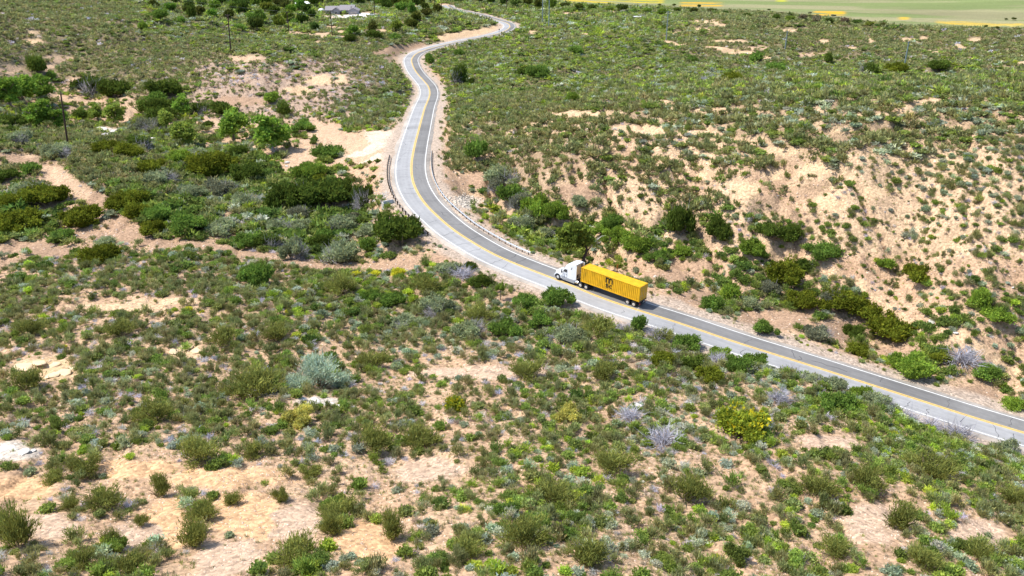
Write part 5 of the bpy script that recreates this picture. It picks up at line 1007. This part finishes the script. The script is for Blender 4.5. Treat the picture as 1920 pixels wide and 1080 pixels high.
for k_ in range(22):
    a = Vector((0, 0, 0)); d_ = Vector((random.uniform(-1, 1), random.uniform(-.5, .5), random.uniform(.6, 1.3))).normalized(); l_ = random.uniform(2.2, 4.6); b = a + d_ * l_ * .6 + Vector((0, 0, .3)); c = b + Vector((random.uniform(-1.2, 1.2), random.uniform(-.4, .4), random.uniform(-.5, .8))); m.tube([a, b, c], [.12, .07, .02], 5)
m.build('branches', PALEW, root)
# far trees around the house and along the edge of the plain
FK = [fol(950 + i, 420, lobes(120 + i, 5, .5, .58, .5, .5), .22, .2, .25) for i in range(4)]; rg = random.Random(31)
def fartree(px, py, wpx, hk, col, lab, grp, i):
    p = at(px, py); s = F / prj(*p)[2]; r = wpx / s / 1.75; root = empty('tree', p + Vector((0, 0, -.1)), rg.uniform(0, 6)); c = newobj('crown', me_of('far_crown%d' % (i % 4), FK[i % 4]), None, root); c.scale = (r, r, r * hk); c.location = (0, 0, r * .15); c.color = (*[q * rg.uniform(.85, 1.2) for q in col], 1)
    m_ = newobj('trunk', STEMS[i % 4], None, root); m_.scale = (r * .8, r * .8, r * hk * .9); PL.append(dict(o=root, px=px, py=py - wpx * .3, w=r, h=r * hk, kind='far', cat='tree', lab=lab))
i_ = 0
for q in """500 10 26 o;520 14 24 o;540 8 30 o;562 22 26 g;548 26 24 g;575 24 22 o;588 14 26 o;600 8 24 o;618 6 26 o;640 6 22 o;660 8 24 o;676 10 26 o;690 6 22 o;712 12 22 g;726 20 26 o;744 12 28 g;760 8 24 o;776 16 24 o;752 26 30 g;772 30 26 g;798 20 20 o;800 34 26 o;780 42 26 o;810 6 20 o;728 34 26 g;700 44 26 g;676 42 24 g;655 40 18 g;
486 12 26 o;470 8 24 g;450 12 26 o;436 20 22 g;416 10 24 o;404 22 22 g;380 14 24 g;356 20 26 o;330 8 26 o;500 24 24 g;516 30 26 o;466 26 22 g;350 26 16 o;300 6 24 g;270 4 26 o;240 4 24 o;600 44 28 g;570 46 26 o;640 50 24 g;540 40 24 g;490 44 26 g;455 30 30 o;430 38 26 o;480 60 30 o;525 55 28 g;590 60 26 o;610 36 26 g;585 36 24 o;660 28 22 o;720 26 24 o;735 14 24 o;765 22 26 g;790 12 24 o;820 28 24 o;770 56 26 o;745 60 26 g;700 60 28 o;660 66 26 g;560 10 24 o;535 20 26 o;510 6 24 o;480 14 24 g;460 20 26 o;425 6 24 o;400 34 24 g;375 30 22 o;320 22 22 g;290 18 22 o;
860 6 20 o;840 4 22 o;888 4 18 o;900 6 18 o;920 8 22 o;944 10 22 o;966 14 24 g;990 14 24 o;1010 18 22 o;1034 18 24 g;1060 16 20 o;1085 20 24 o;1110 20 24 o;1140 24 22 g;1165 22 24 o;1190 26 22 g;1212 28 26 g;1240 30 24 g;1270 24 20 o;1300 26 18 o;1330 26 16 o;1360 30 18 o;1236 12 9 o;1264 12 9 o;1310 14 10 o;1331 22 12 o;1305 22 10 o;
1460 33 12 o;1481 33 12 o;1442 20 8 o;1400 34 20 o;1430 38 22 b;1455 40 22 o;1480 42 24 g;1505 40 20 b;1530 44 24 b;1555 46 24 o;1580 46 22 b;1605 48 22 o;1630 50 20 g;1655 52 18 o;1518 27 9 b;1562 32 10 b;1660 58 14 g;1690 60 12 o;1720 62 12 g;1900 38 9 o;1886 38 7 o;1848 52 10 o;1870 54 10 o;1890 57 10 o;1910 58 10 o""".replace('\n', '').split(';'):
    a = q.split()
    if 596 < float(a[0]) < 735 and 21 < float(a[1]) < 52: continue
    fartree(float(a[0]), float(a[1]), float(a[2]), rg.uniform(1.1, 1.6) if float(a[0]) < 1050 else rg.uniform(.6, 1.0), {'o': (.095, .135, .028), 'g': (.18, .26, .045), 'b': (.24, .20, .13)}[a[3]], {'o': 'dark green', 'g': 'light green', 'b': 'brownish'}[a[3]], None, i_); i_ += 1

for px_ in range(1070, 1920, 15):
    fe_ = float(np.interp(px_, FE[:, 0], FE[:, 1])); c_ = 'b' if 1290 < px_ < 1560 and rg.random() < .35 else rg.choice('oog'); fartree(px_ + rg.uniform(-6, 6), fe_ + rg.uniform(3, 9), rg.uniform(8, 15) if px_ < 1700 else rg.uniform(5, 9), rg.uniform(.55, .9), {'o': (.13, .17, .05), 'g': (.20, .25, .08), 'b': (.26, .21, .15)}[c_], {'o': 'dark green', 'g': 'light green', 'b': 'brownish'}[c_], None, i_); i_ += 1
# ------------------------------------------------------------------ labels: worked out from what each plant and rock stands beside
LM = [(1060, 507, 'the white truck cab'), (1155, 530, 'the yellow container'), (1225, 575, 'the rear of the trailer'), (905, 430, 'the silver guard rail'), (790, 420, 'the dark guard rail'), (738, 368, 'the culvert headwall'), (868, 378, 'the pale riprap'),
      (127, 225, 'the nearest utility pole'), (432, 65, 'the second utility pole'), (641, 22, 'the grey house'), (730, 265, 'the dirt turnout'), (572, 275, 'the twin-rut dirt track'), (940, 55, 'the far road loop'), (1194, 35, 'the white block hut'), (1022, 25, 'the pair of grey poles'), (1249, 50, 'the track-head power pole'),
      (1695, 105, 'the right-hand power pole'), (1372, 800, 'the big yellow-flowered bush'), (600, 705, 'the silvery blue bush'), (852, 752, 'the small yellow-flowered bush'), (90, 690, 'the tan rock outcrop'), (600, 755, 'the white rock slab'), (270, 445, 'the dirt track junction'), (240, 900, 'the lower left sand patch'),
      (680, 1015, 'the bottom centre sand patch'), (1640, 985, 'the lower right gravel slope'), (1800, 790, 'the near end of the road'), (938, 530, 'the round-headed tree'), (1090, 450, 'the leaning tree'), (1110, 213, 'the hilltop sand patch'), (1480, 290, 'the sandy shoulder of the right hill'), (205, 248, 'the slabs in the wash'),
      (787, 200, 'the middle road bend'), (765, 110, 'the upper road bend'), (340, 1075, 'the bottom left edge'), (1900, 640, 'the right edge of the photo'), (30, 1040, 'the bottom left corner'), (1890, 1050, 'the bottom right corner'), (1060, 782, 'the straw yellow mound'), (1157, 500, 'the rusty marker post'), (1500, 640, 'the straight stretch of road'), (440, 150, 'the bare left hill'),
      (1550, 600, 'the thicket beside the road'), (1270, 420, 'the dark oak by the wash'), (1220, 700, 'the scrub below the road'), (20, 520, 'the left edge of the photo'), (1480, 30, 'the edge of the plain'), (980, 1070, 'the bottom edge of the photo'), (760, 440, 'the big dark bush by the bend'), (850, 140, 'the tall dark tree in the valley'), (1700, 680, 'the bright bush by the road')]
def word(p):
    wpx = p['w'] * 2 * F / max(prj(*p['o'].location)[2], 1); size = 'broad' if wpx > 85 else 'large' if wpx > 60 else 'medium' if wpx > 36 else 'small' if wpx > 16 else 'tiny'
    k_ = p['kind']
    if k_ == 'far': return size, p['lab'] + ' tree'
    if k_.startswith('rock'): return size, ('white' if 'white' in k_ else 'tan') + ' boulder'
    return size, CW[k_] + ' ' + {'leafy_tree': 'tree', 'scrub_oak': 'bush', 'bush': 'bush', 'sagebrush': 'shrub', 'dead_shrub': 'shrub', 'flowering_shrub': 'shrub', 'chamise_shrub': 'shrub'}[p['o'].name.split('.')[0]]
def rel(px, py, q):
    dx, dy = px - q[0], py - q[1]; a = math.degrees(math.atan2(-dy, dx)) % 360; d = math.hypot(dx, dy)
    s_ = ['right of', 'above and right of', 'above', 'above and left of', 'left of', 'below and left of', 'below', 'below and right of'][int((a + 22.5) // 45) % 8]
    return ('just ' if d < 55 else 'far ' if d > 150 else '') + s_ + ' ' + q[2]
GRP = {'bush': 'bushes over the hills and along the wash', 'shrub': 'shrubs growing on the sandy slopes', 'tree': 'trees in the wash and around the house', 'boulder': 'boulders and slabs lying on the ground'}
byl = {}
for p_ in PL + RKL:
    sz, w_ = word(p_); q = sorted(LM, key=lambda l: math.hypot(l[0] - p_['px'], l[1] - p_['py'])); q = [l for l in q if math.hypot(l[0] - p_['px'], l[1] - p_['py']) > 14]
    p_['l'] = '%s %s %s' % (sz, w_, rel(p_['px'], p_['py'], q[0])); byl.setdefault(p_['l'], []).append(p_)
ORD = ['leftmost', 'second from left', 'third from left', 'fourth from left', 'fifth from left', 'sixth from left', 'seventh from left', 'eighth from left', 'ninth from left', 'tenth from left']
for l, ps in byl.items():
    ps.sort(key=lambda p: p['px'])
    for i, p_ in enumerate(ps):
        lab = l if len(ps) == 1 else l + ', ' + ('rightmost' if i == len(ps) - 1 else ORD[min(i, 9)] + ' of %s' % ('two' if len(ps) == 2 else 'them'))
        ws_ = lab.split()
        if len(ws_) > 16: lab = ' '.join(ws_[:16])
        tag(p_['o'], lab, p_['cat'], GRP[p_['cat']])
